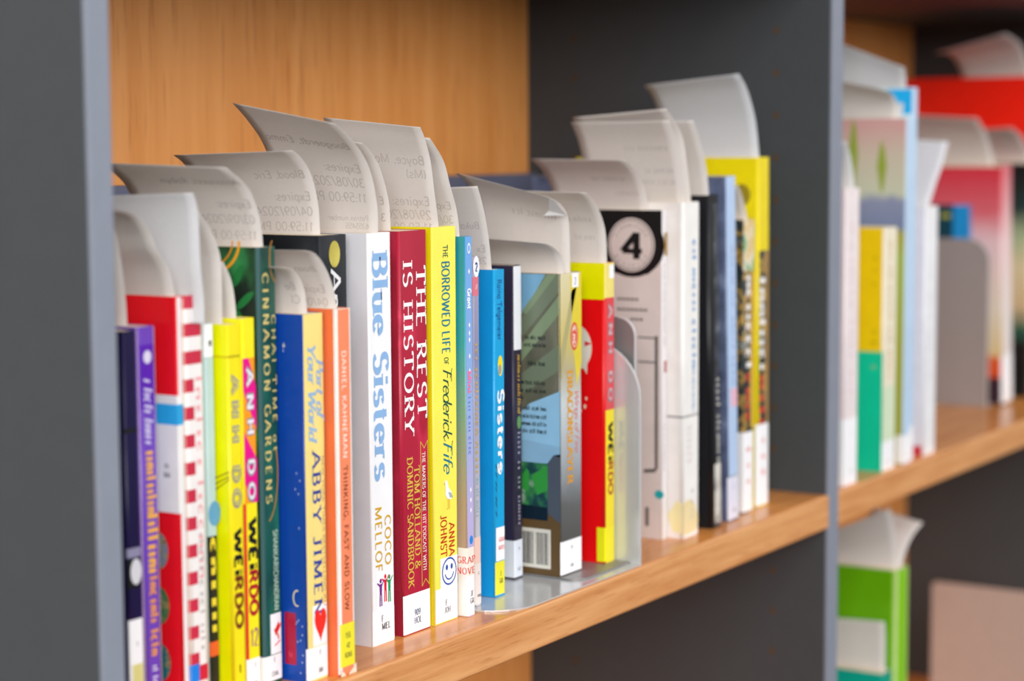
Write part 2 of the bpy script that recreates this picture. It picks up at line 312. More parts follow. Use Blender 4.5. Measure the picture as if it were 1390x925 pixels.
# ---------------------------------------------------------------- the place: floor and bookcase
fl = box('floor', (-14, -14, -1.20), (16, 2, -1.15), mat('2e2d2d', .9, 0, .15)); fl['kind'] = 'structure'
wl = box('wall_back', (-6, .30, -1.15), (8, .40, 1.6), mat('d8d4cc', .8, 0, .03)); wl['kind'] = 'structure'
bc = thing('bookcase', 'grey and beech bookcase with metal-grey upright edges and beech shelves', 'bookcase', (0, 0, -1.15))
bc_z = 1.15
def bpart(o): o.location.z += bc_z; return o      # parts are written in shelf coordinates; the case stands on the floor
def panel(x0, x1, holes):
    p = bpart(box('side_panel', (x0, .0012, -1.15), (x1, .272, .4205), M_PANEL, bc, .0006))
    e = box('edge_band', (x0, -.0012, -1.15), (x1, .0012, .4205), M_EDGE, p, .0008); e.parent = p
    if holes:
        n = 10; v = []; f = []
        c = [(0, .0024*math.cos(2*math.pi*i/n), .0024*math.sin(2*math.pi*i/n)) for i in range(n)]
        v = [(-.0002, a, b) for _, a, b in c] + [(.0005, a, b) for _, a, b in c]
        f = [tuple(range(n))] + [(i, (i+1) % n, n+(i+1) % n, n+i) for i in range(n)]
        me = bpy.data.meshes.new('peg_hole'); me.from_pydata(v, [], f); me.materials.append(M_HOLE)
        for yy in (.044, .2193):
            for k in range(-1, 18):
                zz = .3157-.0315*k
                if -.026 < zz < .002 or zz > .39: continue
                link('peg_hole', me, p, (x0, yy, zz))
    return p
panel(-.0025, .0112, False); panel(.768, .788, True); panel(1.62, 1.64, True)
SH = [(.4205, .3960), (0, -.0248), (-.371, -.3958), (-.75, -.7748), (-1.09, -1.115)]
for x0, x1 in ((.0115, .7677), (.7883, 1.6197)):
    for zt, zb in SH:
        if x0 < .1 and zt == -.371: zt, zb = -.47, -.4948
        if zt > .1:
            s = bpart(box('top_panel', (x0, .0005, zb), (x1, .2605, zt), M_PANEL, bc, .0008)); box('edge_band', (x0, -.0012, zb), (x1, .0006, zt), M_EDGE, s, .0008); continue
        s = bpart(box('shelf', (x0, .0005, zb), (x1, .2605, zt), M_WOOD_X, bc, .0008))
        box('edge_band', (x0, -.002, zb), (x1, .0006, zt), M_WOOD_EDGE, s, .0012)
    bpart(box('back_panel', (x0, .262, -1.15), (x1, .270, .4205), M_WOOD_Z, bc))
    bpart(box('back_rail', (x0, .2535, .0003), (x1, .2605, .2405), mat('6c7088', .5, 0, .03), bc, .0008))

# ---------------------------------------------------------------- books of the left bay, from left to right
K = .001
def bk(*a, **k): return Book(*a, **k)
# 1 navy
b = bk('book', 'dark navy paperback at the left end of the row beside the grey upright', .0515, .034, 9, 181.5, M('1a1440'), ref=(989, 451), d=128)
b.band('print', 's', 0, 9, b.z(758), b.z(745), M('8d8aa8'), 1); b.disc('emblem', 's', 5, b.z(778), 3.6, 6, M('d8d8e0'), 2); b.band('print', 's', 0, 9, b.z(800), b.z(760), BLACK, 1)
b.band('print', 's', 0, 9, b.z(588), b.z(582), BLACK, 1)
b.label(b.z(975), b.z(843), (marks(1), marks(3)), cap=2.6); b.band('sticker', 's', 1, 8, b.z(960), b.z(905), M('d9d38a'), 3.2)
# 2 purple
b = bk('book', 'slim purple paperback with white and orange lettering near the left end', .0610, .034, 12.5, 182.5, M('6d45b8'), ref=(982, 446), d=128, r=2.5)
b.band('print', 's', 1.5, 11, b.z(556), b.z(470), M('5a1fb0'), 0); b.disc('emblem', 's', 6.3, b.z(487), 2.6, 3.0, M('dcd8ee'), 2)
b.down('title', marks(1, 5, 5), b.z(515), b.z(605), 3.6, 5.5, M('d8d0ee'), ITAL)
b.down('title', marks(10), b.z(612), b.z(700), 4, 6, M('f0b03c'), BOLD); b.down('title', marks(8), b.z(700), b.z(782), 4, 6.5, M('f2b43a'), BOLD); b.down('subtitle', marks(7, 4), b.z(785), b.z(895), 4.5, 5, M('e89a2e'), BOLD)
b.down('author_name', marks(2, 2), b.z(908), b.z(935), 5, 3.5, WHITE)
# 3 red white blue
b = bk('book', 'red paperback with white band and sky-blue stripe on its cover', .0790, .027, 4.6, 195.5, M('e0121f'), ref=(972, 403), d=128, r=1.0, m_side=M('dd1220'))
for fc, a1 in (('l', 128), ('s', 4.6)):
    b.band('print', fc, 0, a1, b.z(548), b.z(536), M('f0eeec'), 1); b.band('print', fc, 0, a1, b.z(576), b.z(548), M('2aa0d8'), 1); b.band('print', fc, 0, a1, b.z(696), b.z(576), M('ece9e6'), 1)
b.band('spine_print', 's', 1, 4.6, b.z(970), b.z(404), M('efe6e6'), 0)
for yy, c in ((750, '7f8c9c'), (826, '3f7a52'), (905, '1f7480')): b.disc('picture', 'l', 14, b.z(yy), 6.5, 9, mottled('picture_'+c, [(.35, c), (.5, c), (.58, 'a89a5a'), (.65, '2d4a6a')], 190), 1)
b.across('cover_text', marks(2), 7, b.z(635), 2.6, DARK, BOLD, 2, face='l'); b.across('cover_text', marks(4), 7, b.z(648), 2.6, DARK, BOLD, 2, face='l')
# 4 striped
b = bk('book', 'white book with red candy stripes down its spine', .0843, .027, 13.8, 194.5, M('efeae8'), ref=(968, 405), d=128, r=2.6)
for i in range(14):
    y = 402+37.5*i; b.band('stripe', 's', 0, 13.8 if i < 3 else 6.4, b.z(y+18), b.z(y), M('c83048'), 0)
b.down('title', marks(7, 7), b.z(510), b.z(790), 7.6, 4.2, M('eda9ad'), SANS); b.down('author_name', marks(5, 4, 4), b.z(725), b.z(890), 7.6, 3.2, M('b9b4b4'), SANS)
b.band('spine_label', 's', 0, 13.8, b.z(930), b.z(908), M('cf2438'), 1); b.band('sticker', 's', 0, 6, b.z(930), b.z(905), M('1f7fe0'), 2)
# 5 pale thin
b = bk('book', 'thin pale teal book squeezed between striped and yellow spines', .1035, .031, 6.4, 181, M('b9d2d0'), ref=(960, 447), d=128)
b.band('spine_label', 's', 0, 6.4, b.z(492), b.z(448), LABEL, 1); b.across('call_number', marks(1), 3.6, b.z(478), 4, DARK, BOLD, 3)
b.band('print', 's', 0, 6.4, b.z(955), b.z(735), M('26241c'), 0); b.down('title', marks(6), b.z(738), b.z(870), 1.2, 4.4, M('ead23a'), BOLD); b.disc('picture', 's', 4.5, b.z(705), 4.2, 6, M('5f9fc8'), 1); b.band('print', 's', 0, 6, b.z(900), b.z(880), M('e2622a'), 1)
# 6 yellow, 7 yellow magenta
def silver_name(b, text, y0, y1, x0, cap, face):
    b.down('author_name', text, b.z(y0), b.z(y1), x0-.25, cap+.5, M('8a8490'), dict(thick=.32, track=.42), 2); b.down('author_name', text, b.z(y0+1), b.z(y1-1), x0, cap, M(face), dict(thick=.18, track=.42), 3.6)
b = bk('book', 'yellow paperback with grey and black lettering, left of the magenta and yellow spine', .1125, .025, 9.6, 180, M('f3e21a'), ref=(952, 442), d=128, m_side=M('f0e000'))
silver_name(b, 'ANH DO', 513, 690, 2.6, 4.6, 'c8c06a'); b.down('title', 'WEi', b.z(722), b.z(785), 2.4, 5.2, BLACK, BOLD); b.down('title', 'RDO', b.z(785), b.z(858), 2.4, 5.2, M('7a3a18'), BOLD)
b.polys('picture', 'l', [[(0, b.z(640)), (13, b.z(655)), (13, b.z(657)), (0, b.z(642))], [(0, b.z(646)), (13, b.z(664)), (13, b.z(666)), (0, b.z(648))], [(0, b.z(650)), (10, b.z(668)), (10, b.z(670)), (0, b.z(652))]], M('8a7a10'), 1)
b.polys('picture', 'l', [[(9, b.z(725)), (16, b.z(728)), (18, b.z(700)), (14, b.z(690)), (10, b.z(700))]], M('5f9fd0'), 2)
b.band('print', 's', .4, 9.2, b.z(487), b.z(484), M('b8a90a'), 1)
b.band('print', 'l', 0, 30, b.z(487), b.z(484), M('c9b900'), 1)
b.across('call_number', marks(1), 5, b.z(920), 4, BLACK, BOLD, 2)
b = bk('book', 'yellow paperback with magenta and orange zone and silver capitals on its spine', .1233, .025, 9.8, 182, M('f7e81e'), ref=(950, 438), d=128)
b.band('print', 's', .3, 9.8, b.z(690), b.z(492), M('f59a1e'), 0)
b.polys('print', 's', [[(.4, b.z(492)), (4.5, b.z(492)), (9.6, b.z(532)), (9.6, b.z(592)), (.4, b.z(536))], [(.4, b.z(592)), (9.6, b.z(632)), (9.6, b.z(690)), (5.5, b.z(690)), (.4, b.z(662))]], M('e8148c'), 1)
silver_name(b, 'ANH DO', 506, 686, 2.8, 4.6, 'ece8ee')
b.down('title', 'WEi', b.z(712), b.z(782), 2.4, 5.6, BLACK, BOLD); b.down('title', 'RDO', b.z(782), b.z(845), 2.4, 5.6, M('b0182a'), BOLD); b.across('volume_number', '12', 5, b.z(888), 8.5, M('8a1f8c'), SLAB, 2, squeeze=.5)
b.band('print', 's', 0, .9, b.z(905), b.z(690), M('d81f2a'), 1); b.label(b.z(949), b.z(905), (marks(1), marks(3)), cap=2.4)
# 8 green
leafm = mottled('dark_leaf_print', [(.3, '0c1512'), (.46, '12281c'), (.56, '1f5a30'), (.68, '2f8a4a')], 46, .3, (1, 1, .6))
spm = mottled('green_spine_print', [(.35, '123c34'), (.55, '1d5a4a'), (.7, '2a7a5a')], 50, .3, (1, 1, .6))
b = bk('book', 'dark green leafy paperback with gold lettering down its spine', .1345, .024, 14, 215.5, spm, ref=(934, 333), d=140, m_side=leafm)
b.band('print', 's', 0, 2.2, 0, b.h, M('3c5f60'), 0)
GL = M('d8c47a')
b.down('title', 'CINNAMON GARDENS', b.z(368), b.z(682), 3.6, 4.3, GL, dict(DECO, track=.3)); b.down('title', 'CHAI TIME at', b.z(425), b.z(612), 9.8, 3.0, GL, dict(SANS, track=.3))
b.down('author_name', 'SHANKARI', b.z(720), b.z(775), 8.2, 3.4, M('c6d8c2'), SANS); b.down('author_name', 'CHANDRAN', b.z(776), b.z(832), 8.2, 3.4, M('c6d8c2'), SANS)
def arcband(b, face, ca, cb, ra, rb, a0, a1, wdt, m, ly=1, n=14, name='ornament'):
    P = []
    for i in range(n):
        t0, t1 = [math.radians(a0+(a1-a0)*(i+k)/n) for k in (0, 1)]
        P.append([(ca+ra*math.cos(t0), cb+rb*math.sin(t0)), (ca+ra*math.cos(t1), cb+rb*math.sin(t1)), (ca+(ra-wdt)*math.cos(t1), cb+(rb-wdt)*math.sin(t1)), (ca+(ra-wdt)*math.cos(t0), cb+(rb-wdt)*math.sin(t0))])
    return b.polys(name, face, P, m, ly)
arcband(b, 's', 3, b.z(640), 10, 25, -75, 30, .7, M('c88a3a')); arcband(b, 's', 15, b.z(350), 6, 12, 130, 250, .6, M('c88a3a'))
arcband(b, 'l', 30, b.z(325), 20, 17, 180, 290, 1.6, M('e0941e')); arcband(b, 'l', 30, b.z(325), 15.5, 13, 180, 290, 1.0, M('c8801e'))
for ca, cb, rx, rz, a in ((12, 372, 2.2, 6, .5), (17, 395, 2.5, 6, -.3), (8, 405, 2, 7, .9), (20, 360, 2, 5, .2), (14, 420, 2, 6, -.8)):
    P = [(ca+rx*math.cos(t)*math.cos(a)-rz*math.sin(t)*math.sin(a), b.z(cb)+rx*math.cos(t)*math.sin(a)+rz*math.sin(t)*math.cos(a)) for t in [2*math.pi*i/14 for i in range(14)]]
    b.polys('leaf_print', 'l', [P], M('1c6a34'), 1)
lb = b.band('spine_label', 's', 5, 14, b.z(892), b.z(836), LABEL, 1)
b.polys('sticker_animal', 's', [[(9, b.z(868)), (12.5, b.z(856)), (13, b.z(850)), (10.5, b.z(855)), (7.5, b.z(858))], [(8, b.z(859)), (10, b.z(852)), (11, b.z(848)), (11.6, b.z(851)), (10, b.z(860))], [(10, b.z(866)), (10.8, b.z(864)), (11.6, b.z(872)), (10.6, b.z(873))], [(8, b.z(880)), (12, b.z(874)), (12.2, b.z(876)), (8, b.z(882))]], M('e2231a'), 3, lb)
b.label(2, b.z(893), ('F', 'CHA'), cap=2.3, left=9)
# 9 black
b = bk('book', 'tall black book with a gold disc at the top of its spine', .1932, .032, 23.5, 218.5, mottled('black_night_cover', [(.3, '15181c'), (.6, '22262c'), (.75, '2c3036')], 40, .3), ref=(897, 322), d=150, t=.8)
b.disc('gold_disc', 's', 12.8, b.z(348), 4.6, 6.8, mottled('gold_disc_print', [(.4, 'a8983a'), (.6, 'c8bc5a')], 60), 1, n=32)
b.down('title', 'Ap', b.z(370), b.z(424), 9.5, 8, M('e8e8ea'), DECO)
# 10 blue and yellow
b = bk('book', 'blue paperback with a pale yellow spine and red heart sticker', .1508, .010, 16.6, 182.5, M('0c3f9a'), ref=(928, 425), d=128)
b.band('spine_print', 's', .6, 16.6, 0, b.h, M('f2dc86'), 0)
LB = M('8fb4d8')
b.down('title', 'Your World', b.z(464), b.z(596), 3.6, 6, LB, ITAL); b.down('title', 'Part of', b.z(486), b.z(566), 10.2, 5.4, LB, ITAL)
b.down('author_name', 'ABBY JIMEN', b.z(613), b.z(838), 6.0, 6.2, M('1f3f9a'), dict(SERIF, track=.2)); b.down('subtitle', 'NEW YORK TIMES BESTSELLING AU', b.z(620), b.z(828), 13.3, 1.9, M('b6a878'), SANS)
lb = b.band('spine_label', 's', 4.4, 16.4, b.z(880), b.z(824), LABEL, 1)
hp = []
for i in range(24):
    t = 2*math.pi*i/24; hp.append((10.4+.31*(16*math.sin(t)**3)*1.0*.95, b.z(849)+.43*(13*math.cos(t)-5*math.cos(2*t)-2*math.cos(3*t)-math.cos(4*t))*1.35))
b.polys('heart', 's', [hp], M('ee2a1f'), 3, lb)
b.label(1, b.z(881), ('F', 'JIM'), cap=2.3, xc=.6)
b.band('side_label', 'l', 7, 14, b.z(905), b.z(833), M('9a1436'), 1); b.across('side_label_text', marks(2), 10.5, b.z(895), 3, M('d04a6a'), SANS, 2, face='l')
arcband(b, 'l', 6, b.z(812), 2.6, 4.2, -110, 110, .7, M('d8cfa8')); 
for a, y in ((4, 668), (6, 662), (3, 650), (5, 640), (4, 715), (3, 850), (4.2, 870), (6.3, 845), (5.2, 842), (7, 848), (3.1, 862), (6, 872), (2.8, 890), (12, 475), (3.4, 900), (4.4, 915)): b.disc('star_print', 'l', a, b.z(y), .35, .55, M('aab9d8'), 1, n=6)
b.polys('star_print', 'l', [[(11.2, b.z(468)), (11.6, b.z(463)), (12, b.z(468)), (11.6, b.z(473))], [(10.6, b.z(468)), (11.6, b.z(466.5)), (12.6, b.z(468)), (11.6, b.z(469.5))]], M('c8c8b8'), 2)
# 11 orange
b = bk('book', 'worn orange hardback with white-edged spine and yellow call-number label', .1687, .0035, 12.8, 184, M('ec7a4c'), ref=(917, 420), d=128, t=1.0, r=1.5, m_side=M('ee6a3c'))
b.band('spine_print', 's', 0, 12.8, 1, b.h, M('f6eee9'), 0); b.band('spine_print', 's', 1.6, 10.8, 1, b.h-.3, M('f58c64'), 1)
b.band('edge_line', 'l', 0, 1.4, 1, b.h, M('f6eee9'), 0)
b.down('author_name', 'DANIEL KAHNEMAN', b.z(476), b.z(621), 4.4, 3.4, M('fbe4d8'), dict(SANS, track=.12)); b.down('title', 'THINKING, FAST AND SLOW', b.z(631), b.z(828), 4.4, 3.4, M('7a3420'), dict(SANS, track=.12))
b.label(b.z(905), b.z(846), ('153.', '42', 'KAH'), M('f2e637'), cap=2.6, tops=(b.z(866), b.z(880), b.z(893)), xc=.5)
b.polys('worn_corner', 's', [[(6, 0), (12.8, 0), (12.8, 5), (11, 3.2), (9, 2.2)], [(0, 0), (4, 0), (3, 1.4), (1.2, 2.6), (0, 4)]], M('e8dcc8'), 5)
# 12 white
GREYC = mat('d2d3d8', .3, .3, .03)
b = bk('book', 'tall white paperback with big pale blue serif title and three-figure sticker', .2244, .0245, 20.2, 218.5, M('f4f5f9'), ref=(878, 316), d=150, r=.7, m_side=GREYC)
b.down('title', 'Blue Sisters', b.z(342), b.z(650), 4.0, 12.8, M('8db6e4'), FAT)
b.down('author_name', 'COCO', b.z(701), b.z(770), 12.2, 5.2, M('d6a92c'), LIGHT); b.down('author_name', 'MELLOF', b.z(687), b.z(777), 3.6, 5.6, M('d6a92c'), LIGHT)
lb = b.band('sticker', 's', 4.2, 19.4, b.z(829), b.z(777), mat('fbfbfe', .4, 0, .01), 1)
for xc, yh, c in ((7.6, 790, '7a2c8c'), (11.8, 785.5, 'e01e3a'), (15.4, 787.5, '1f9a5c')):
    b.disc('figure', 's', xc, b.z(yh), 1.0, 1.3, M(c), 3, lb, 12)
    z = b.z(yh)-1.6
    b.polys('figure', 's', [[(xc-1.2, z), (xc+1.2, z), (xc+1.0, z-6), (xc-1.0, z-6)], [(xc-1.1, z-6), (xc-.2, z-6), (xc-.3, z-12), (xc-1.3, z-12)], [(xc+.2, z-6), (xc+1.1, z-6), (xc+1.3, z-12), (xc+.3, z-12)], [(xc-1.1, z), (xc-1.1, z-1.4), (xc-3.2, z+.4), (xc-3, z+1.2)], [(xc+1.1, z), (xc+1.1, z-1.4), (xc+3.2, z+1.6), (xc+3, z+2.3)]], M(c), 3, lb)
lb = b.band('spine_label', 's', .3, 20.2, .5, b.z(829), LABEL, 1)
b.across('call_number', 'F', 9.0, b.z(847), 3.3, DARK, SERIF, 3, lb); b.across('call_number', 'MEL', 12.2, b.z(858), 3.3, DARK, SERIF, 3, lb, 1.0)
# 13 crimson
crim = mottled('crimson_print', [(.4, 'ac1c38'), (.56, 'b2203c'), (.62, 'c82a4a'), (.66, 'ac1c38')], 30, .32, (1, 1, .7), 1)
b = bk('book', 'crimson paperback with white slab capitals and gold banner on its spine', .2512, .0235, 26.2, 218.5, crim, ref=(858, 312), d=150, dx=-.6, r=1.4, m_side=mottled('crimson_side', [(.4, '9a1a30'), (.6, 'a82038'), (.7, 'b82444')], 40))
b.down('title', 'IS HISTORY', b.z(352), b.z(584), 3.6, 8.4, WHITE, SLAB); b.down('title', 'THE REST', b.z(361), b.z(566), 15.6, 8.6, WHITE, SLAB)
G2 = M('dcb64e')
b.down('author_name', 'DOMINIC SANDBROOK', b.z(616), b.z(794), 5.0, 5.2, G2, SERIF); b.down('author_name', 'TOM HOLLAND &', b.z(630), b.z(771), 11.6, 5.0, G2, SERIF); b.down('subtitle', 'THE MAKERS OF THE HIT PODCAST WITH', b.z(613), b.z(776), 19.2, 2.9, M('f2e2dc'), SERIF)
z0, z1, zm0, zm1 = b.z(598), b.z(797), b.z(608), b.z(788)
def seg(p, q, wd):
    dx, dy = q[0]-p[0], q[1]-p[1]; l_ = math.hypot(dx, dy); nx, ny = -dy/l_*wd/2, dx/l_*wd/2
    return [(p[0]+nx, p[1]+ny), (p[0]-nx, p[1]-ny), (q[0]-nx, q[1]-ny), (q[0]+nx, q[1]+ny)]
b.polys('banner', 's', [seg((17.8, z0), (17.8, z1), .5), seg((24.6, z0), (24.6, z1), .5), seg((17.8, z0), (21.2, zm0), .5), seg((21.2, zm0), (24.6, z0), .5), seg((17.8, z1), (21.2, zm1), .5), seg((21.2, zm1), (24.6, z1), .5)], G2, 2)
b.band('side_label', 'l', 0, 4.5, 0, b.z(796), M('8a1a2c'), 1)
lb = b.band('spine_label', 's', .2, 26.2, .6, b.z(803), LABEL, 3)
b.across('call_number', '909', 13, b.z(834), 3.3, M('3a6488'), SERIF, 5, lb); b.across('call_number', 'HOL', 13.4, b.z(845), 3.3, M('3a6488'), SERIF, 5, lb)
# 14 yellow
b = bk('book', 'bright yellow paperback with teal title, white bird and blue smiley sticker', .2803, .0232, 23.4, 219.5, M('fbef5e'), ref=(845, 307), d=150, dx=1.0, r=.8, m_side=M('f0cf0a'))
TE = M('1f7c94'); TG = M('1c5a48')
b.down('title', 'THE', b.z(332), b.z(349), 10.4, 4.6, TG, DECO); b.down('title', 'BORROWED LIFE', b.z(353), b.z(478), 9.2, 7.4, TE, DECO); b.down('title', 'OF', b.z(483), b.z(493), 11, 4, TG, DECO)
b.down('title', 'Frederick', b.z(497), b.z(592), 9.8, 8.2, TG, SCRIPT); b.down('title', 'Fife', b.z(596), b.z(640), 9.8, 8.4, TE, SCRIPT)
b.polys('flourish', 's', [seg((18.6, b.z(499)), (16.8, b.z(512)), .45), seg((18.8, b.z(598)), (17, b.z(612)), .45), seg((9.8, b.z(590)), (11.5, b.z(597)), .4)], TG, 2)
bird = b.polys('bird', 's', [[(13.2, b.z(676)), (16.6, b.z(678)), (18.2, b.z(674)), (17.4, b.z(668)), (14.8, b.z(662)), (13.6, b.z(656)), (13.4, b.z(652)), (11.8, b.z(650)), (10.8, b.z(652)), (11.2, b.z(656)), (11.4, b.z(663)), (11.2, b.z(670))]], WHITE, 2)
b.polys('wing', 's', [[(14.2, b.z(667)), (17, b.z(669)), (18.8, b.z(676)), (15.5, b.z(675))]], M('a9b8bc'), 3, bird); b.polys('beak', 's', [[(10.9, b.z(653.5)), (9.6, b.z(655.5)), (11, b.z(655.5))]], M('e8862a'), 3, bird); b.polys('legs', 's', [seg((13.8, b.z(676)), (13.9, b.z(690)), .4), seg((15.2, b.z(677)), (15.3, b.z(691)), .4), seg((12.6, b.z(690)), (13.9, b.z(690)), .4)], M('e8a23a'), 2, bird)
RD = M('c8401e')
b.down('author_name', 'JOHNST', b.z(697), b.z(754), 6.4, 6, RD, DECO); b.down('author_name', 'ANNA', b.z(710), b.z(756), 14.6, 5.4, RD, DECO)
lb = b.band('sticker', 's', 5.6, 22.6, b.z(799), b.z(756), mat('f4f6fa', .4, 0, .01), 3)
BL = M('2450b0')
b.disc('smiley', 's', 14.4, b.z(776), 7.2, 7.8, BL, 4, lb, 36, .88); b.disc('smiley', 's', 12, b.z(770), 1.1, 1.6, BL, 4, lb, 14); b.disc('smiley', 's', 16.8, b.z(770), 1.1, 1.6, BL, 4, lb, 14)
P = [[(14.4+4.6*r0*math.cos(math.radians(t)), b.z(776)+4.9*r0*math.sin(math.radians(t))) for t, r0 in ((a, 1), (a+14, 1), (a+14, .84), (a, .84))] for a in range(195, 345, 14)]
b.polys('smiley', 's', P, BL, 4, lb)
lb = b.band('spine_label', 's', .8, 23.4, .5, b.z(797), LABEL, 2)
b.across('call_number', 'F', 11.5, b.z(822), 3.0, DARK, SERIF, 4, lb); b.across('call_number', 'JOH', 12.6, b.z(832), 3.0, M('5a6a78'), SERIF, 4, lb)
# 15 teal and lavender graphic novel
b = bk('book', 'thin teal book with blue-to-lavender spine and red genre label', .3062, .0186, 7.6, 213.5, zramp('teal_to_tan_cover', [(0, 'c8a89a'), (.07, 'b09a80'), (.12, '7aa08c'), (.16, '2a9aa8'), (.214, '1f8ea8')]), ref=(836, 319), d=150, r=.8)
b.band('spine_print', 's', .6, 7.6, 0, b.h, zramp('blue_lavender_spine', [(0, 'c4b4dc'), (.07, 'b9b0de'), (.13, '90aee2'), (.214, '6ea6e4')]), 0)
b.down('author_name', 'Grant', b.z(389), b.z(416), 2.4, 3.6, WHITE, BOLD); b.down('title', 'Mini', b.z(500), b.z(530), 2.2, 3.4, M('f07aa0'), BOLD); b.down('title', marks(4, 4, 4), b.z(534), b.z(615), 2.4, 2.8, M('6a86d0'), SANS)
for y in (366, 438, 449, 458, 480, 500, 662, 676, 690): b.polys('star_print', 's', [[(3.4, b.z(y)), (4.2, b.z(y-4)), (5, b.z(y)), (4.2, b.z(y+4))]], WHITE, 1)
b.disc('emblem', 's', 4.2, b.z(335), 1.6, 3, M('e8eef8'), 1, inner=.6); b.disc('emblem', 's', 4.4, b.z(731), 1.8, 2.6, M('2a8ae0'), 1, n=8)
lb = b.band('spine_label', 's', 0, 7.6, b.z(780), b.z(741), mat('f1e6dc', .4, 0, .01), 1); b.band('label_flap', 'l', 0, 6, b.z(780), b.z(741), mat('f1e6dc', .4, 0, .01), 1, lb)
RE = M('e2402c')
for t1, t2, y in (('GR', 'AP', 762), ('NO', 'VE', 777)): b.across('genre_text', t1, 3.4, b.z(y), 3.6, RE, SLAB, 3, lb, .95, 'l'); b.across('genre_text', t2, 4.2, b.z(y), 3.6, RE, SLAB, 3, lb, 1.2)
lb = b.label(.5, b.z(780), ('JF', 'GR'), cap=2.8, left=6, xc=.6, tops=(b.z(808), b.z(818)))
# 16 thin
b = bk('book', 'very thin worn lavender book with small numbered label at its top', .3256, .026, 6.6, 200, zramp('pale_print', [(0, 'd8d4d6'), (.08, 'b4b4c4'), (.15, '8a8cb0'), (.2, 'a8a0b8')]), z=.0013, ref=(825, 338), d=140)
b.disc('number_sticker', 's', 3.4, b.z(352), 3.2, 6, LABEL, 1); b.across('number', '2', 3.4, b.z(358), 4.5, M('2a4a8c'), BOLD, 3); b.band('print', 's', 0, 6.6, b.z(392), b.z(366), M('e07a8c'), 0); b.across('genre_text', 'JF', 3.3, b.z(383), 2.6, M('f6e0e0'), SANS, 2)
b.down('title', marks(3, 10, 5), b.z(455), b.z(640), 1.4, 3.6, M('c8a86a'), SANS); b.down('subtitle', marks(2, 3, 5), b.z(645), b.z(700), 1.4, 3.4, M('8ab0b8'), SANS); b.label(1, b.z(765), (marks(1), marks(3)), m=mat('e9ddd8', .5, 0, .02), cap=2.4)
b.band('genre_label', 's', 0, 6.6, b.z(765), b.z(728), mat('edc8bc', .5, 0, .02), 1)
# 17 blue graphic novel
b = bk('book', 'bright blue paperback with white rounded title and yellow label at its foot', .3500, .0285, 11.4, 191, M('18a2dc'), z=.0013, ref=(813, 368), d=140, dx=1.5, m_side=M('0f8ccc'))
b.down('author_name', 'Raina Telgemeier', b.z(381), b.z(463), 3.6, 4.4, M('1f5a9a'), SANS); b.disc('emblem', 's', 6.4, b.z(498), 2.6, 6, M('f2dc1a'), 1); b.disc('emblem', 's', 5.9, b.z(503), 1.6, 3, M('9aa0a0'), 2)
b.down('title', 'Sisters', b.z(530), b.z(643), 3.6, 6.4, WHITE, dict(thick=.2, track=.1)); b.disc('emblem', 's', 6, b.z(641), 1.6, 2.2, WHITE, 1, inner=.5)
b.down('cover_text', marks(4), b.z(626), b.z(700), 1.2, 2.4, M('2a5a7a'), SCRIPT)
lb = b.band('genre_label', 's', 1.4, 11.4, b.z(764), b.z(718), LABEL, 1); b.across('genre_text', 'GRAP', 7.4, b.z(738), 2.4, RE, SLAB, 3, lb, .7); b.across('genre_text', 'NOVEL', 7.4, b.z(749), 2.4, RE, SLAB, 3, lb, .6)
lb = b.band('spine_label', 's', .6, 11.4, 1, b.z(765), M('e8e23a'), 1); b.across('call_number', 'J', 6.4, b.z(785), 2.6, DARK, SERIF, 3, lb); b.across('call_number', 'GR', 6.8, b.z(795), 2.6, DARK, SERIF, 3, lb)
b.polys('cover_text', 'l', [[(19, b.z(y)), (21.5, b.z(y)), (21.5, b.z(y+5)), (19, b.z(y+5))] for y in list(range(428, 500, 11)) + list(range(505, 640, 9))], M('0b4a78'), 1)
# 18 dark
b = bk('book', 'slim dark plum book with long white strip near the top of its spine', .3970, .0445, 10, 190.5, M('302a3e'), z=.0013, ref=(788, 361), d=130)
b.band('white_strip', 's', .8, 10, b.z(475), b.z(362), mat('eceef4', .4, 0, .02), 1); b.down('title', marks(8, 9), b.z(481), b.z(562), 4.6, 3.4, M('c8a23a'), ITAL); b.disc('emblem', 's', 6.2, b.z(574), 2.2, 4, M('6a9a5a'), 1); b.down('subtitle', marks(5, 2, 3, 6), b.z(586), b.z(716), 4.6, 3, M('a8a8b8'), SANS)
b.label(1, b.z(735), (marks(1), marks(3)), m=mat('dfe4f0', .45, 0, .02), cap=2.6, left=8)
# 19 brown dragon back cover
drg = mottled('smoky_wing_art', [(.3, '4f5648'), (.45, '74725f'), (.6, '868b74'), (.72, '5c5d4e')], 30, .3, (1, 1, .5))
b = bk('book', 'thick dark-footed paperback showing its back cover with barcode and dragon art', .4130, .0214, 26.2, 184.3, M('4a463e'), z=.0023, ref=(785, 376), d=130, r=1.8, m_side=drg)
a = lambda u: (761-u)*.522
def P2(L): return [(a(u), b.z(y)) for u, y in L]
b.polys('sky_art', 'l', [P2([(697, 377), (742, 377), (724, 410), (697, 450)])], M('6f9cba'), 1)
b.polys('wing_art', 'l', [P2([(742, 377), (760, 377), (760, 400), (704, 470), (700, 460)]), P2([(700, 520), (760, 470), (760, 505), (718, 535), (700, 545)])], M('6a7560'), 1)
b.polys('wing_art', 'l', [P2([(760, 405), (760, 430), (706, 500), (700, 485)]), P2([(745, 377), (757, 377), (716, 432), (710, 428)])], M('78886a'), 2)
b.polys('sky_art', 'l', [P2([(697, 575), (720, 552), (761, 533), (761, 610), (697, 632)])], M('88b4d0'), 1)
b.polys('sky_art', 'l', [P2([(697, 575), (697, 632), (745, 632), (752, 620), (761, 622), (761, 608), (697, 600)])], M('7fa6c2'), 2)
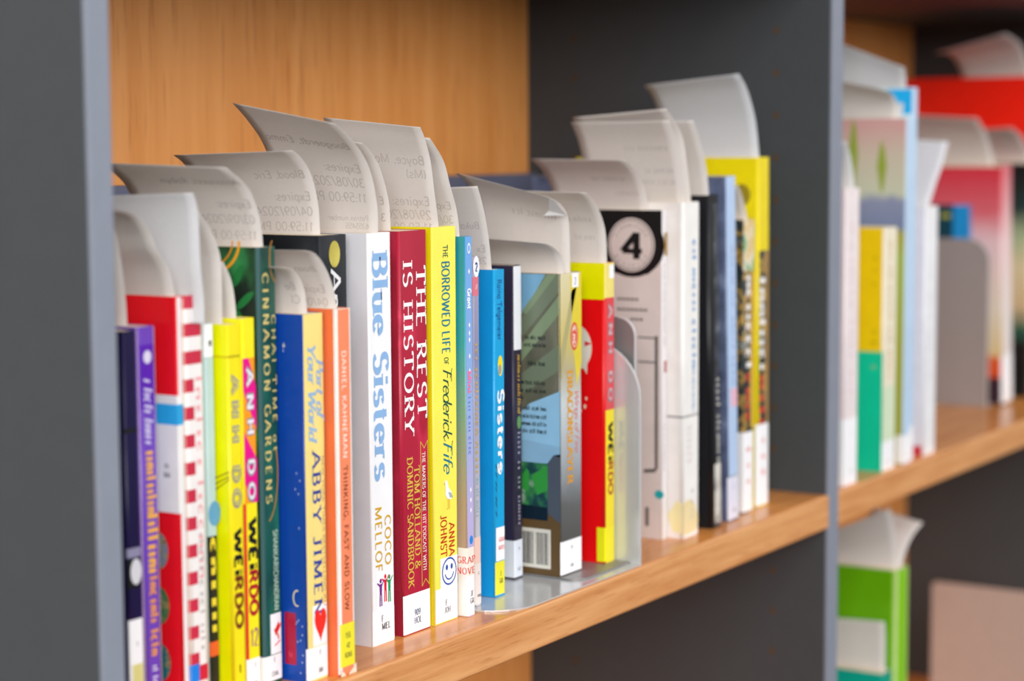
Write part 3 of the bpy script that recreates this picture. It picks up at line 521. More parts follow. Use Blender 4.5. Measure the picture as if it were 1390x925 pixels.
b.polys('slate_art', 'l', [P2([(744, 632), (752, 620), (761, 618), (761, 712), (744, 700)])], M('474e5a'), 2)
b.polys('brown_art', 'l', [P2([(697, 708), (761, 695), (761, 786), (697, 786)])], M('5a452a'), 1)
b.polys('picture', 'l', [P2([(697, 632), (744, 632), (744, 710), (697, 710)])], mottled('forest_picture', [(.3, '0e1a1e'), (.45, '1f4a4c'), (.55, '3a8a4a'), (.66, 'a8b8b0'), (.75, '1f6a8a')], 60), 3)
b.polys('picture', 'l', [P2([(722, 650), (744, 634), (744, 668), (730, 676)]), P2([(704, 668), (715, 640), (719, 645), (718, 672)]), P2([(699, 662), (706, 664), (712, 676), (704, 676)])], M('2f8a3a'), 4)
b.polys('picture', 'l', [P2([(697, 690), (744, 692), (744, 710), (697, 710)])], M('10202c'), 4)
for y, u0, u1 in ((465, 705, 742), (475, 712, 742), (500, 718, 742), (526, 705, 742), (537, 705, 742), (547, 705, 712), (561, 703, 743), (572, 703, 743), (582, 708, 743), (592, 703, 743)):
    t = marks(*[random.choice((3, 4, 6, 7)) for _ in range(max(1, int((u1-u0)/8.5)))])
    b.polys('blurb_text', 'l', [[(a(u1)+(a(u0)-a(u1))*(1-qx/letters(t, **BOLD)[1]), b.z(y)+2.6*qy) for qx, qy in p] for p in letters(t, **BOLD)[0]], M('26302e'), 4)
bc_ = b.polys('barcode', 'l', [P2([(707, 722), (748, 722), (748, 776), (707, 776)])], M('c8c4b8'), 4)
b.polys('barcode_bars', 'l', [P2([(u, 727), (u+wd, 727), (u+wd, 771), (u, 771)]) for u, wd in [(710+1.25*i, random.choice((.45, .7, .95))) for i in range(12)] + [(728+1.25*i, random.choice((.45, .7, .95))) for i in range(14)]], M('3a3c3c'), 5, bc_)
b.band('spine_print', 's', 0, 26.2, 0, b.h, zramp('spine_haze', [(0, '3a3630'), (.05, '5c5e60'), (.075, '9aa2aa'), (.11, 'c4ccd0'), (.13, 'b0a88a'), (.15, 'c8b86a'), (.19, 'd8cfa8')]), 0)
b.polys('wing_art', 's', [[(12, b.z(380)), (25.6, b.z(378)), (25.6, b.z(500)), (20, b.z(530)), (16, b.z(480))]], M('e0cc3e'), 1); b.polys('wing_art', 's', [[(1, b.z(480)), (14, b.z(400)), (20, b.z(395)), (8, b.z(470)), (1, b.z(520))]], M('b0a878'), 1)
b.disc('badge', 's', 17, b.z(462), 4.6, 8.6, M('d8482c'), 2); b.disc('badge', 's', 17, b.z(462), 3.6, 7, M('e8b0a0'), 3, inner=.8); b.down('badge_text', marks(3), b.z(450), b.z(475), 15.2, 3.6, M('f0d8cc'), BOLD, 4)
b.down('title', 'DRAGONSLAYER', b.z(507), b.z(661), 8.4, 6.4, M('d89a2c'), dict(SERIF, thick=.24)); b.down('subtitle', 'Wings of Fire', b.z(534), b.z(620), 17.4, 5, M('d86a6a'), SCRIPT)
b.band('number_sticker', 's', 14.4, 22, b.z(396), b.z(377), LABEL, 2); b.across('number', '2', 18, b.z(392), 4, M('3a5a8c'), SANS, 4)
b.label(.8, b.z(738), (marks(1), marks(3)), cap=2.8, xc=.5, left=.1)
# 20 red
b = bk('book', 'red paperback with yellow top and yellow spine foot against the metal bookend', .4605, .0176, 13.4, 188.3, M('dc0f14'), z=.0023, ref=(769, 361), d=128, r=2, m_side=M('dc0a10'))
b.band('print', 'l', 0, 128, b.z(410), b.h, M('f2d800'), 1); b.band('print', 's', 0, 13.4, b.z(408), b.h, M('eedc7a'), 1); b.band('spine_print', 's', 2, 13.4, b.z(560), b.z(408), M('dd4a52'), 0)
b.disc('speech_bubble', 'l', 21, b.z(476), 12, 14.5, M('d6d0c0'), 1); b.polys('speech_bubble', 'l', [[(12, b.z(490)), (12.5, b.z(512)), (17, b.z(498))]], M('d6d0c0'), 1.6); b.polys('print', 'l', [[(9, b.z(470)), (14, b.z(467)), (14, b.z(474))]], M('c81a1a'), 3)
silver_name(b, 'ANH DO', 418, 548, 5, 4.6, 'd8a8ae'); b.band('spine_print', 's', 1.4, 13.4, 0, b.z(560), M('f0dc1e'), 1)
b.down('title', 'WEi', b.z(578), b.z(630), 4.6, 5.6, BLACK, BOLD); b.down('title', 'RDO', b.z(630), b.z(676), 4.6, 5.6, M('b05a1a'), BOLD); b.across('volume_number', '11', 8, b.z(735), 4.4, M('7a6a10'), BOLD, 2)
b.band('number_sticker', 's', 6, 12.6, b.z(382), b.z(364), LABEL, 2); b.label(1, b.z(720), (), m=M('f2e41a'), left=5.5)
for qa, qy, r_ in ((19, 548, .8), (14, 556, 1.0), (13, 545, .8), (17, 562, .8)): b.disc('print', 'l', qa, b.z(qy), r_, r_*1.6, M('f0c8b0'), 2, n=6)
# 22 pale book with the number badge
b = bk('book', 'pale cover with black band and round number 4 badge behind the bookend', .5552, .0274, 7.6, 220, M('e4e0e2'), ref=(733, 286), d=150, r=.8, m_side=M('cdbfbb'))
def A4(u, y): p = ((898.5-u)*.558, b.z(y)); return p
b.polys('black_band', 'l', [[A4(898, 286), A4(898, 352), A4(880, 372), A4(835, 372), A4(812, 345), A4(790, 345), A4(790, 286)]], BLACK, 1)
b.disc('badge', 'l', A4(858, 0)[0], b.z(333), 24.5, 21.5, BLACK, 2); b.disc('badge', 'l', A4(857, 0)[0], b.z(333), 17.6, 18, M('c9bcb6'), 3, n=36); b.disc('badge', 'l', A4(857, 0)[0], b.z(333), 16.4, 16.8, M('3a3634'), 4, n=36, inner=.965)
b.across('badge_number', '4', A4(858, 0)[0], b.z(352), 17.5, BLACK, dict(thick=.19), 5, None, 1.5, 'l')
def ring(text, a0, a1, up):
    n = len(text); P = []
    for i, ch in enumerate(text):
        t = math.radians(a0+(a1-a0)*i/(n-1)); pl, L = letters(ch, thick=.2)
        for p in pl:
            q = []
            for x, y in p:
                x = (x-L/2)*2.2; y = (y-.5)*2.4*(1 if up else -1); rr = 13.4+y; xx = x*(1 if up else 1)
                an = t-(xx/13.4)*(1 if up else -1); q.append((A4(857, 0)[0]-rr*math.cos(an), b.z(333)+rr*math.sin(an)))
            P.append(q)
    return b.polys('badge_text', 'l', P, M('5a5350'), 5)
ring(marks(10), 150, 30, True); ring(marks(8), 215, 325, False)
b.polys('cover_text', 'l', [[A4(u, y), A4(u+wd, y), A4(u+wd, y+3.5), A4(u, y+3.5)] for y, us in ((405, range(838, 868, 6)), (419, range(838, 876, 6)), (432, range(856, 870, 6))) for u in us for wd in (4.5,)], M('6a625e'), 2)
b.polys('frame_print', 'l', [[A4(889, 455), A4(893, 455), A4(893, 636), A4(889, 640)], [A4(874, 638), A4(890, 636), A4(890, 641), A4(874, 643)], [A4(866, 457), A4(889, 457), A4(889, 459), A4(866, 459)], [A4(866, 490), A4(889, 490), A4(889, 492), A4(866, 492)]], M('5a5654'), 2)
b.disc('emblem', 'l', A4(895, 0)[0], b.z(671), 3.6, 3, M('1f9aa0'), 2, n=9); b.polys('print', 'l', [[A4(876, 690), A4(881, 690), A4(881, 716), A4(876, 716)]], M('6a6664'), 2)
b.band('foil_mark', 's', 3, 7, b.z(347), b.z(316), M('9a7420'), 1); b.band('print', 's', 3, 6, b.z(505), b.z(489), M('a83038'), 1); b.down('title', marks(1, 4, 2, 5, 10, 4), b.z(358), b.z(470), 2, 2.6, M('a8a4a6'), SANS); b.down('author_name', marks(2, 2, 8), b.z(575), b.z(640), 2, 2.6, M('a8a4a6'), SANS)
# 23 white thick
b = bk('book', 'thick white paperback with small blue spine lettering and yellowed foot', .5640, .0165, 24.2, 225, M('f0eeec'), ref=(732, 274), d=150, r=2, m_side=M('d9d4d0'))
b.down('title', marks(3, 6, 6), b.z(325), b.z(500), 13.5, 5.2, M('7aa6d0'), BOLD); b.down('title', marks(3, 5, 7), b.z(500), b.z(560), 13.5, 4.6, M('9ab8d8'), BOLD); b.band('rule', 's', .6, 23.4, b.z(566), b.z(563), M('a8a4a4'), 1); b.band('rule', 'l', 0, 90, b.z(566), b.z(563), M('8a8686'), 1)
for yy in range(578, 625, 9): b.down('subtitle', marks(2), b.z(yy), b.z(yy+6), 6, 9, M('d8c8cc'), SANS)
b.down('author_name', marks(3), b.z(665), b.z(708), 12, 4, M('c8ccc8'), SANS); b.polys('stain', 's', [[(1, 2), (20, 3), (23, 10), (18, 22), (9, 26), (1, 24)]], M('ead9a8'), 1); b.polys('stain', 'l', [[(0, 3), (8, 5), (11, 16), (4, 26), (0, 24)]], M('e0cf9c'), 1)
# 24 black
b = bk('book', 'black hardback with thin white lettering, right of the thick white paperback', .6045, .0150, 16.4, 229, M('17181c'), ref=(716, 260), d=155, dx=-7, t=1.6, r=2.2, hard=True)
b.band('spine_print', 's', 7, 16.4, b.z(715), b.z(272), mottled('speckled_black', [(.4, '2a2c34'), (.6, '4a4e58'), (.75, '8a8c90')], 90), 0); b.down('title', marks(5, 7), b.z(508), b.z(628), 9.5, 5, M('dcd8cc'), SLAB); b.band('spine_label', 's', 5, 16.4, 3, b.z(628), mottled('worn_label', [(.35, '4a4e56'), (.5, 'c8c4bc'), (.7, 'e4e0d8')], 55), 1)
# 25 navy with pale blue spine
b = bk('book', 'tall periwinkle book with pale blue spine and white label', .6345, .0165, 15.6, 241, mottled('periwinkle_cover', [(.35, '4c5674'), (.6, '6c7898'), (.72, '8a96b4')], 50), ref=(707, 237), d=155, dx=-8)
b.band('spine_print', 's', .8, 15.6, b.z(645), b.h, M('b6cdee'), 0); b.down('title', marks(5, 3, 5, 4), b.z(330), b.z(520), 7.5, 4, M('8aa4d0'), SANS); b.band('print', 's', 5, 15, b.z(550), b.z(525), M('e8b8cc'), 1); b.label(1, b.z(646), (marks(1), marks(3)), m=mat('dcdcec', .45, 0, .02), cap=3)
# 26 comic
comic = mottled('comic_art', [(.3, '23292b'), (.46, '343b3c'), (.54, 'c8a04a'), (.58, '2a2f30'), (.66, '8a8a80'), (.75, '30403a')], 70)
b = bk('book', 'comic book with green and orange spine art and white red-lettered label', .6670, .0210, 16, 210, comic, ref=(696, 297), d=150)
b.down('title', marks(8), b.z(372), b.z(500), 3.5, 7.5, WHITE, BOLD); b.down('title', marks(4), b.z(505), b.z(575), 3.5, 6, M('d83a3a'), BOLD); b.band('print', 's', 11, 15.4, b.z(580), b.z(345), M('e2b24a'), 1)
b.band('print', 's', 0, 16, b.z(366), b.h, mottled('leafy_top_art', [(.35, 'd8b870'), (.5, 'e6dcc8'), (.58, '5aa06a'), (.7, 'd8c890')], 70), 2)
lb = b.label(1, b.z(585), (), left=5)
for i, t in enumerate((marks(3), marks(3), marks(3))): b.across('genre_text', t, 8, b.z(612+22*i), 4.2, M('e88a84'), BOLD, 4, lb)
# 27 tall yellow
b = bk('book', 'tallest yellow book at the right end of the row by the dark panel', .6945, .0230, 19.5, 253.5, M('ecd61e'), ref=(685, 212), d=150, dx=-2, r=2, m_side=M('e4ca08'))
b.band('spine_print', 's', 2, 17.5, b.z(600), b.z(337), comic, 0); b.band('print', 's', 14, 19.5, b.z(600), b.z(337), M('b08a50'), 1); b.down('title', marks(8), b.z(372), b.z(500), 4, 8, WHITE, BOLD); b.down('title', marks(4), b.z(505), b.z(575), 4, 7, M('d83a3a'), BOLD); b.disc('picture', 'l', 13, b.z(262), 7, 8, M('8a7a20'), 1)
lb = b.label(1, b.z(572), ())
for i, t in enumerate((marks(3), marks(3), marks(3))): b.across('genre_text', t, 10, b.z(598+22*i), 4.6, M('e88a84'), BOLD, 4, lb)

# ---------------------------------------------------------------- bookends
def bookend(label, X, y0, y1, xl, h, zb, rb, ru, m, th=.001, name='bookend', sg=1):
    o = thing(name, label, 'bookend', (X, y0, zb), 'metal bookends')
    def arc(cx, cy, r, a0, a1): return [(cx+r*math.cos(math.radians(a0+(a1-a0)*i/10)), cy+r*math.sin(math.radians(a0+(a1-a0)*i/10))) for i in range(11)]
    D = y1-y0
    prism('base_plate', [(sg*a_, b_) for a_, b_ in arc(-xl+rb, rb, rb, 180, 270) + [(0, 0), (0, D)] + arc(-xl+rb, D-rb, rb, 90, 180)], 0, th, [m], o, 'z')
    up = [(0, 0), (D, 0)] + arc(D-ru, h-ru, ru, 0, 90) + arc(ru, h-ru, ru, 90, 180)
    prism('upright_plate', up, -th, 0, [m], o, 'x')
    # rolled bright rim along the cut edge of both plates
    path = arc(ru, h-ru, ru, 90, 180) + [(0, .0)]
    v = []; f = []
    for i, (yy, zz) in enumerate(path):
        v += [(-th*1.2, yy-.0002, zz+.0002*(i < 11)), (th*.25, yy-.0002, zz+.0002*(i < 11)), (th*.25, yy+.0006, zz-.0005), (-th*1.2, yy+.0006, zz-.0005)]
    for i in range(len(path)-1):
        for k in range(4): f.append((4*i+k, 4*i+(k+1) % 4, 4*i+4+(k+1) % 4, 4*i+4+k))
    mesh('rim', v, f, M_METAL_EDGE, o)
    return o
bookend('glossy grey sheet-metal bookend with long base plate in front of the red book', .4756, .0003, .130, .158, .1405, .0001, .030, .036, M_METAL)
bookend('taller darker bookend nested just behind the glossy one', .4815, .0070, .120, .070, .1545, .00125, .010, .012, mat('8f8d8c', .4, 0, .02, .4))
bookend('warm grey bookend standing alone in the right bay', 1.3105, .0610, .190, .10, .1675, .0001, .02, .022, M_METAL_WARM, sg=-1)
bookend('large warm grey bookend on the lower shelf at the right', 1.40, .0180, .1480, .10, .1675, -.3709, .02, .006, mat('c0aaa0', .5, 0, .03), sg=-1)

# ---------------------------------------------------------------- books of the right bay
g2 = 'books in the right bay'
b = bk('book', 'pink and white book right beside the metal-grey upright', .8080, .0035, 26, 229, M('eee2e4'), ref=(662, 256), d=150, group=g2, m_side=M('f0c8cc'))
b.label(1, b.z(570), (marks(1), marks(3)), cap=3, left=6); b.down('title', marks(1, 6, 4, 3), b.z(300), b.z(540), 9, 7, M('e4cdd2'), SANS)
b = bk('book', 'yellow and emerald paperback with cream spine in the right bay', .8870, .0040, 28, 196, M('efe6cf'), ref=(646, 312), d=130, group=g2, m_side=M('d8b600'))
b.band('print', 'l', 0, 130, 0, b.z(481), M('00b08a'), 1); b.down('title', marks(3, 2, 5, 3, 4), b.z(330), b.z(520), 11, 9, M('d8c49a'), BOLD); b.band('print', 's', 1, 27, b.z(605), b.z(530), M('d8e6c8'), 0); b.label(1, b.z(605), (marks(1), marks(3)), cap=3)
for y in (356, 372, 390, 456, 470, 504): b.across('cover_text', marks(2), 8, b.z(y), 3.4, M('a88a00'), BOLD, 2, face='l')
pic = zramp('landscape_art', [(0, 'a0a430'), (.1, 'a8ac38'), (.175, 'a8b84a'), (.195, 'b0a83a'), (.2, '7a86a8'), (.222, '8a92b0'), (.228, 'c8ccb4'), (.26, 'd0c2ae'), (.283, 'd8a8a4')])
b = bk('book', 'tall picture book with green plants on its cover and light blue spine', .9330, .0040, 15, 283, pic, ref=(640, 161), d=190, group=g2)
b.band('spine_print', 's', 0, 15, 0, b.h, M('bcd6f0'), 0); b.label(1, b.z(600), (marks(1), marks(3)), cap=3, left=6)
for dy, y0_, y1_ in ((21, 262, 190), (46, 262, 160)): b.polys('plant_print', 'l', [[(dy-1, b.z(y0_)), (dy+1, b.z(y0_)), (dy+4.5, b.z((y0_+y1_)/2)), (dy+1, b.z(y1_)), (dy-2, b.z(y1_+12)), (dy-4, b.z((y0_+y1_)/2))]], M('8a9a3a'), 1)
b = bk('book', 'sky blue book rising just above the picture book', .9485, .0060, 13, 308, M('c0d8f2'), ref=(638, 124), d=190, group=g2, m_side=M('c0d8f2'))
b.band('print', 'l', 0, 22, b.z(160), b.z(126), M('18a0dc'), 1); b.label(1, b.z(590), (), left=3)
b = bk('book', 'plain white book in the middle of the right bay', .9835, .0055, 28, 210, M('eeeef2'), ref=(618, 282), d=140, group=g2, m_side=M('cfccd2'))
b.band('sticker', 'l', 1, 9, b.z(622), b.z(605), M('b8283a'), 1); b.down('title', marks(2, 3, 4), b.z(360), b.z(520), 8, 8, M('d8d8e2'), SANS)
b = bk('book', 'small blue and dark teal book behind the warm grey bookend', 1.3125, .083, 14, 200, M('1f86c4'), ref=(540, 280), d=120, group=g2, m_side=M('123c4a'), z=.0012)
b.band('print', 'l', 0, 17, 0, b.h, M('1f86c4'), .5)
b.polys('cover_text', 'l', [[(20, b.z(y)), (30, b.z(y)), (30, b.z(y+5)), (20, b.z(y+5))] for y in (292,)], M('a8a83a'), 1)
rf = zramp('red_fading_art', [(0, '3a2430'), (.03, '3a2430'), (.032, 'e0542a'), (.052, 'e0602a'), (.056, 'e2c890'), (.1, 'e6d8c4'), (.17, 'ecc8cc'), (.2, 'e06a76'), (.238, 'dc3a4a')])
b = bk('book', 'book with a red top fading to cream, right of the warm grey bookend', 1.3290, .0520, 32, 238, rf, ref=(550, 230), d=150, dx=-16, group=g2, z=.0012)
b.band('spine_print', 's', 3, 32, 0, b.h, zramp('red_fading_spine', [(0, 'e8e4e4'), (.1, 'e8dcd8'), (.17, 'eecccc'), (.238, 'd86a74')]), 0); b.label(1, b.z(485), (marks(1), marks(3)), cap=4)
dk = zramp('dark_woods_art', [(0, '161818'), (.06, '161818'), (.075, '2a5a48'), (.1, 'd0b48c'), (.14, 'd8c8a0'), (.17, 'a8b890'), (.2, '1f3a38'), (.24, '0e1416')])
b = bk('book', 'dark book with pale green middle at the right edge of the frame', 1.3980, .0500, 26, 240, dk, ref=(543, 225), d=150, group=g2, z=.0012)
b = bk('book', 'large bright red hardback towering behind the others at the right edge', 1.4450, .0520, 24, 331, M('f03a1c'), ref=(540, 104), d=215, group=g2, t=2.5, hard=True, m_side=M('ee1c0c'))
g3 = 'books on the lower shelf'
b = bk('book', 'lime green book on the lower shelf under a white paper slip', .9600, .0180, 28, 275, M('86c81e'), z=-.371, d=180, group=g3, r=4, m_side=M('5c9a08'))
b = bk('book', 'small emerald book in front of the lime green one on the lower shelf', .9230, .0150, 20, 195, M('0a9a84'), z=-.371, d=130, group=g3, m_side=M('0a9a84'))

# ---------------------------------------------------------------- reservation slips: curled thermal paper standing in the books
def slip(label, base, prof, width, dz, lines=(), group='paper slips standing in the books', m=None, drop=.012):
    """prof: (x, z) of the front edge in mm from the book top upwards; the sheet runs width mm back from it"""
    pr = [(0, -drop*1000)] + list(prof)
    pts = []                                   # smooth curve through the measured points
    n = len(pr)
    for i in range(n-1):
        p0, p1, p2, p3 = pr[max(i-1, 0)], pr[i], pr[i+1], pr[min(i+2, n-1)]
        for k in range(6):
            t = k/6; pts.append(tuple(.5*(2*p1[c]+(p2[c]-p0[c])*t+(2*p0[c]-5*p1[c]+4*p2[c]-p3[c])*t*t+(3*p1[c]-p0[c]-3*p2[c]+p3[c])*t**3) for c in (0, 1)))
    pts.append(pr[-1])
    cum = [0]
    for i in range(1, len(pts)): cum.append(cum[-1]+math.hypot(pts[i][0]-pts[i-1][0], pts[i][1]-pts[i-1][1]))
    T = cum[-1]
    def S(a, l, off=0):
        l = min(max(l, 0), T-1e-6); i = max(k for k in range(len(cum)-1) if cum[k] <= l); f = (l-cum[i])/(cum[i+1]-cum[i] or 1)
        x = pts[i][0]+(pts[i+1][0]-pts[i][0])*f; z = pts[i][1]+(pts[i+1][1]-pts[i][1])*f
        dx, dz_ = pts[i+1][0]-pts[i][0], pts[i+1][1]-pts[i][1]; ln = math.hypot(dx, dz_) or 1
        e = a/width; bulge = .6*math.sin(math.pi*e)*(l/T)
        return ((x-off*dz_/ln+bulge)*K, a*K, (z+off*dx/ln+dz*e*max(l/T-.15, 0)/.85)*K)
    nu = 10; v = []; f = []; th = .12
    for off in (0, -th):
        for i in range(len(pts)):
            for j in range(nu+1): v.append(S(width*j/nu, cum[i], off))
    W = nu+1; H = len(pts); B = W*H
    for i in range(H-1):
        for j in range(nu):
            q = (i*W+j, i*W+j+1, (i+1)*W+j+1, (i+1)*W+j); f.append(q); f.append(tuple(B+k for k in q[::-1]))
    rim = [j for j in range(W)] + [i*W+nu for i in range(1, H)] + [(H-1)*W+j for j in range(nu-1, -1, -1)] + [i*W for i in range(H-2, 0, -1)]
    for k in range(len(rim)): a_, b_ = rim[k], rim[(k+1) % len(rim)]; f.append((b_, a_, B+a_, B+b_))
    o = thing('paper_slip', label, 'paper slip', base, group)
    mesh('sheet', v, f, m or PAPER, o, True)
    if lines:                                   # print on the far face, showing through to the near one
        v = []; f = []; mi = []
        for text, h_, cap, a0 in lines:
            P, L = letters(text, thick=.13, track=.05)
            for off, k in ((.05, 0), (-th-.05, 1)):
                for p in P:
                    q = []
                    ok = True
                    for x, y in p:
                        aa = a0+x*cap*1.3; ll = drop*1000+h_+y*cap
                        if aa > width-1 or ll > T-.5: ok = False; break
                        q.append(S(aa, ll, off))
                    if not ok: continue
                    f.append(tuple(range(len(v), len(v)+len(q)))); v += q; mi.append(k)
        pm = mesh('print', v, f, [GHOST, INK], o)
        for pp, k in zip(pm.data.polygons, mi): pp.material_index = k
    return o
def std(name, date, z0=2, cap=4.4, top=30, a0=4): return ((name, z0+top, cap, a0), ('Expires:', z0+16, cap, a0), (date, z0+8, cap, a0), ('11:59:00 PM', z0, cap, a0))
slip('pale slip at far left, tucked in the purple book', (0.066, 0.0445, 0.1806), [(0, 0), (-.9, 16), (-3.2, 33), (-5.7, 43.8), (-9.3, 49)], 70, .8)
slip('curled slip rising from the red book by the grey upright', (0.081, 0.0288, 0.1957), [(0, 0), (-3.6, 12), (-11.1, 21.5), (-15.5, 29.7), (-22.4, 36.9), (-31.2, 39.9)], 70, .3)
slip('broad blank white slip in the candy-striped book', (0.091, 0.0201, 0.1943), [(0, 0), (-1.8, 14.7), (-2.9, 39.4), (-6, 48.5)], 72, -2.5, m=paper_mat('f2f2f4'))
slip('blank slip bending left over the plain yellow paperback', (0.117, 0.0315, 0.1804), [(0, 0), (0, 26.7), (-2.3, 36.2), (-7.4, 44.8), (-15.9, 53.7)], 70, -.2)
slip('short slip in the magenta and yellow paperback', (0.128, 0.0322, 0.1823), [(0, 0), (-1.1, 10), (-3.5, 18.6), (-8.6, 26.7)], 60, -.9)
slip('wide slip curling back from the dark green leafy book', (0.1415, 0.0260, 0.2157), [(0, 0), (-1.2, 9.6), (-4.7, 20), (-11.8, 29.6), (-26, 38.2)], 79, 2.1, std('Antonucci, Robyn', '03/09/2024', 3, 4.2, 30, 3))
slip('short curled slip in the yellow-spined blue paperback', (0.159, 0.0135, 0.1827), [(0, 0), (-2.1, 12), (-8.1, 20), (-16.4, 23.2)], 60, -1, (('Be', 11.5, 4, 5), ('Cl', 4.5, 4, 3.5)))
slip('rolled slip in the worn orange hardback', (0.175, 0.0075, 0.1839), [(0, 0), (-3, 11.1), (-9.1, 21.2), (-16.8, 27.9), (-24.5, 29.7)], 70, -.6, (('Jhoan', 20, 3.6, 6), ('Expires:', 8, 4, 5), ('04/09/2024', 1, 4, 5)))
slip('slip rising from the tall black book with the gold disc', (0.206, 0.0410, 0.2186), [(0, 0), (-1.5, 16.4), (-6.9, 30.8), (-14.6, 38.9), (-21.5, 42.9)], 79.3, -2.2, std('Blood, Eric', '04/09/2024', 1.5, 4.6, 28.5, 4))
slip('largest slip, swept back from the white paperback with blue title', (0.235, 0.0254, 0.2189), [(0, 0), (-.5, 13.8), (-5.2, 29.6), (-13.3, 41), (-25, 49.7), (-36.3, 56)], 66, 11.3, std('Boogaerdt, Emma', '30/08/2024', 15, 4.6, 31, 6) + (('Patron number:', 5.5, 2.6, 6), ('6355455', 1.5, 2.6, 6)))
slip('slip in the crimson paperback, mostly hidden by its neighbour', (0.262, 0.0367, 0.2193), [(0, 0), (-1.7, 15.8), (-9.4, 32.8), (-16.5, 40.4), (-24.8, 45.8)], 60, 5.7, (('E', 13, 4, 3), ('3', 4, 4, 3)))
slip('upright slip in the bright yellow paperback', (0.290, 0.0245, 0.2190), [(0, 0), (-3.9, 19), (-7.4, 36.2), (-12.6, 48.2), (-16.8, 54.3)], 65, 6, (('Boyce, Mary', 34.5, 4.8, 4), ('(Ms)', 27, 4.8, 4), ('Expires:', 12, 4.8, 4), ('29/08/2024', 4.5, 4.8, 4), ('11:59:00 PM', -2.5, 4.8, 4)))
slip('slip in the thin teal book, right of the upright one', (0.310, 0.0244, 0.2137), [(0, 0), (-2.4, 13.7), (-8.7, 27.8), (-15.3, 41.8), (-28.2, 53.9)], 60, 3.6, (('Expires:', 15, 4.2, 3), ('30/08', 7, 4.2, 3)))
slip('narrow slip in the bright blue paperback', (0.356, 0.0330, 0.1923), [(0, 0), (-3.2, 19.2), (-8.8, 36.7), (-14.4, 48.1)], 50, -2, (('Buka', 24, 4, 5), ('Ex', 10, 4, 3), ('28', 3, 4, 3)))
so = slip('large bent slip with a bright folded corner in the barcode paperback', (0.428, 0.0229, 0.1866), [(0, 0), (-.7, 24.1), (-3.3, 34.8), (-12, 42), (-24.6, 46)], 66, 14.1, ((marks(8, 3), 31, 4, 8),))
v = [(-.0045, -.001, .0345), (-.0246, -.0005, .0462), (-.0115, .0080, .0374), (-.0110, .0120, .0345)]; mesh('folded_corner', v + [(a_-.0004, b_-.0002, c_) for a_, b_, c_ in v], [(0, 1, 2), (0, 2, 3), (4, 6, 5), (4, 7, 6), (0, 4, 5, 1), (1, 5, 6, 2), (2, 6, 7, 3), (3, 7, 4, 0)], mat('fbfbfb', .5, 0, .01), so)  # flap whiter than its sheet: light caught by the fold, put into the colour
slip('low folded slip under the large bent one in the barcode paperback', (0.420, 0.0225, 0.1866), [(0, 0), (-1.7, 8.1), (-7.7, 14.1), (-19.7, 18.7)], 56, 2.9)
slip('plain slip in the red and yellow paperback', (0.467, 0.0195, 0.1906), [(0, 0), (-1.5, 17.9), (-6.8, 29), (-15.4, 37.8), (-26, 43.9)], 60, .9, ((marks(5, 1), 26, 4, 8), (marks(7), 14, 3.6, 8)))
slip('slip lying back from the book with the number badge', (0.559, 0.0399, 0.2200), [(0, 0), (-5.1, 14.2), (-15.3, 25), (-31.2, 33.4)], 72, .6, ((marks(7, 3), 22, 3.6, 12), (marks(7), 10, 3.6, 6)))
slip('front slip of two in the thick white paperback', (0.572, 0.0190, 0.2250), [(0, 0), (-6.5, 23.9), (-13.9, 40.8), (-23.3, 53.6)], 74, -.1, ((marks(7, 3), 36, 4.4, 8), (marks(7), 20, 4.4, 6), (marks(10), 12, 4.4, 6)))
slip('rear slip of two in the thick white paperback', (0.580, 0.0190, 0.2250), [(0, 0), (-5.5, 23.5), (-14.2, 45.3), (-36.1, 61.3)], 70, -4.9)
slip('slip between the thick white paperback and the black hardback', (0.6055, 0.0185, 0.2270), [(0, 0), (-3.5, 18.4), (-12.4, 36.2), (-23.4, 51.8)], 60, .2)
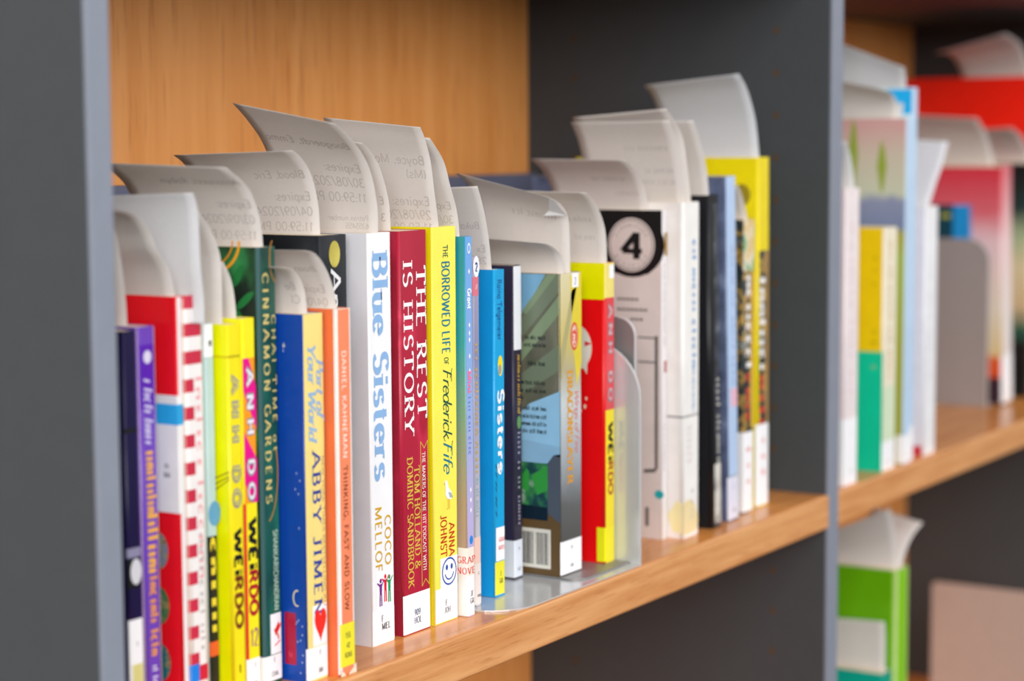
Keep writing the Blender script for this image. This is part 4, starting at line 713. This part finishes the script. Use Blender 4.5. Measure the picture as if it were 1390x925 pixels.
slip('topmost cool white slip in the tallest yellow book', (0.702, 0.0267, 0.2535), [(0, 0), (-6.9, 26.8), (-20.5, 47.9), (-33.8, 58.6)], 75, -6.6, m=paper_mat('f0f2f6'))
slip('small slip sticking out of the comic book', (0.676, 0.0235, 0.2100), [(0, 0), (-7.4, 14.8), (-14.7, 23.8)], 45, -.6)
g4 = 'paper slips in the right bay'
slip('lower curled slip over the picture book', (0.9400, 0.0146, 0.2829), [(0, 0), (-.3, 9), (-7.1, 16.6), (-20.2, 21.7)], 60, 13, group=g4)
slip('upper curled slip over the picture book', (0.9440, 0.0128, 0.2829), [(0, 0), (6.5, 18.6), (7.7, 31.8), (4, 41.3)], 66, 24.7, group=g4, m=paper_mat('e0e0e2'))
slip('cream slip curling back from the red-topped book', (1.334, 0.0655, 0.2360), [(0, 0), (-10, 18.4), (-28.6, 36.5), (-55, 50)], 78, 4.6, group=g4)
slip('cream slip in the dark book at the right edge', (1.410, 0.0526, 0.2390), [(0, 0), (-12, 15.9), (-36, 30.8), (-66, 38)], 70, -3, group=g4)
slip('slip rising from the large red hardback', (1.456, 0.0690, 0.3290), [(0, 0), (-12.7, 17.7), (-40, 35), (-85, 43)], 75, -18, group=g4)
slip('white slip curling left over the pink and white book', (0.829, 0.0060, 0.2285), [(0, 0), (-2.5, 12.4), (-8, 25.3), (-17, 36)], 62, 2.9, group=g4, m=paper_mat('f2f2f4'))
slip('white slip flaring right above the plain white book', (0.997, 0.0080, 0.2095), [(0, 0), (13.3, 17.6), (30.4, 35.9), (44.1, 54.6)], 66, 3.5, group=g4, m=paper_mat('f2f2f6'))
g5 = 'paper slips on the lower shelf'
slip('white slip flaring to the right from the lime green book', (0.975, 0.0200, -.0965), [(0, 0), (9.8, 13), (26, 24), (50, 31)], 45, 9.4, group=g5)
slip('shaded slip leaning left out of the lime green book', (0.970, 0.0216, -.0965), [(0, 0), (-2.4, 20.7), (-11, 41.7), (-18, 55)], 60, -28, group=g5)
slip('short slip in the small emerald book', (0.935, 0.0175, -.1764), [(0, 0), (-.5, 13.9), (-1, 29.7), (-3.1, 42.7)], 62, -3, group=g5)
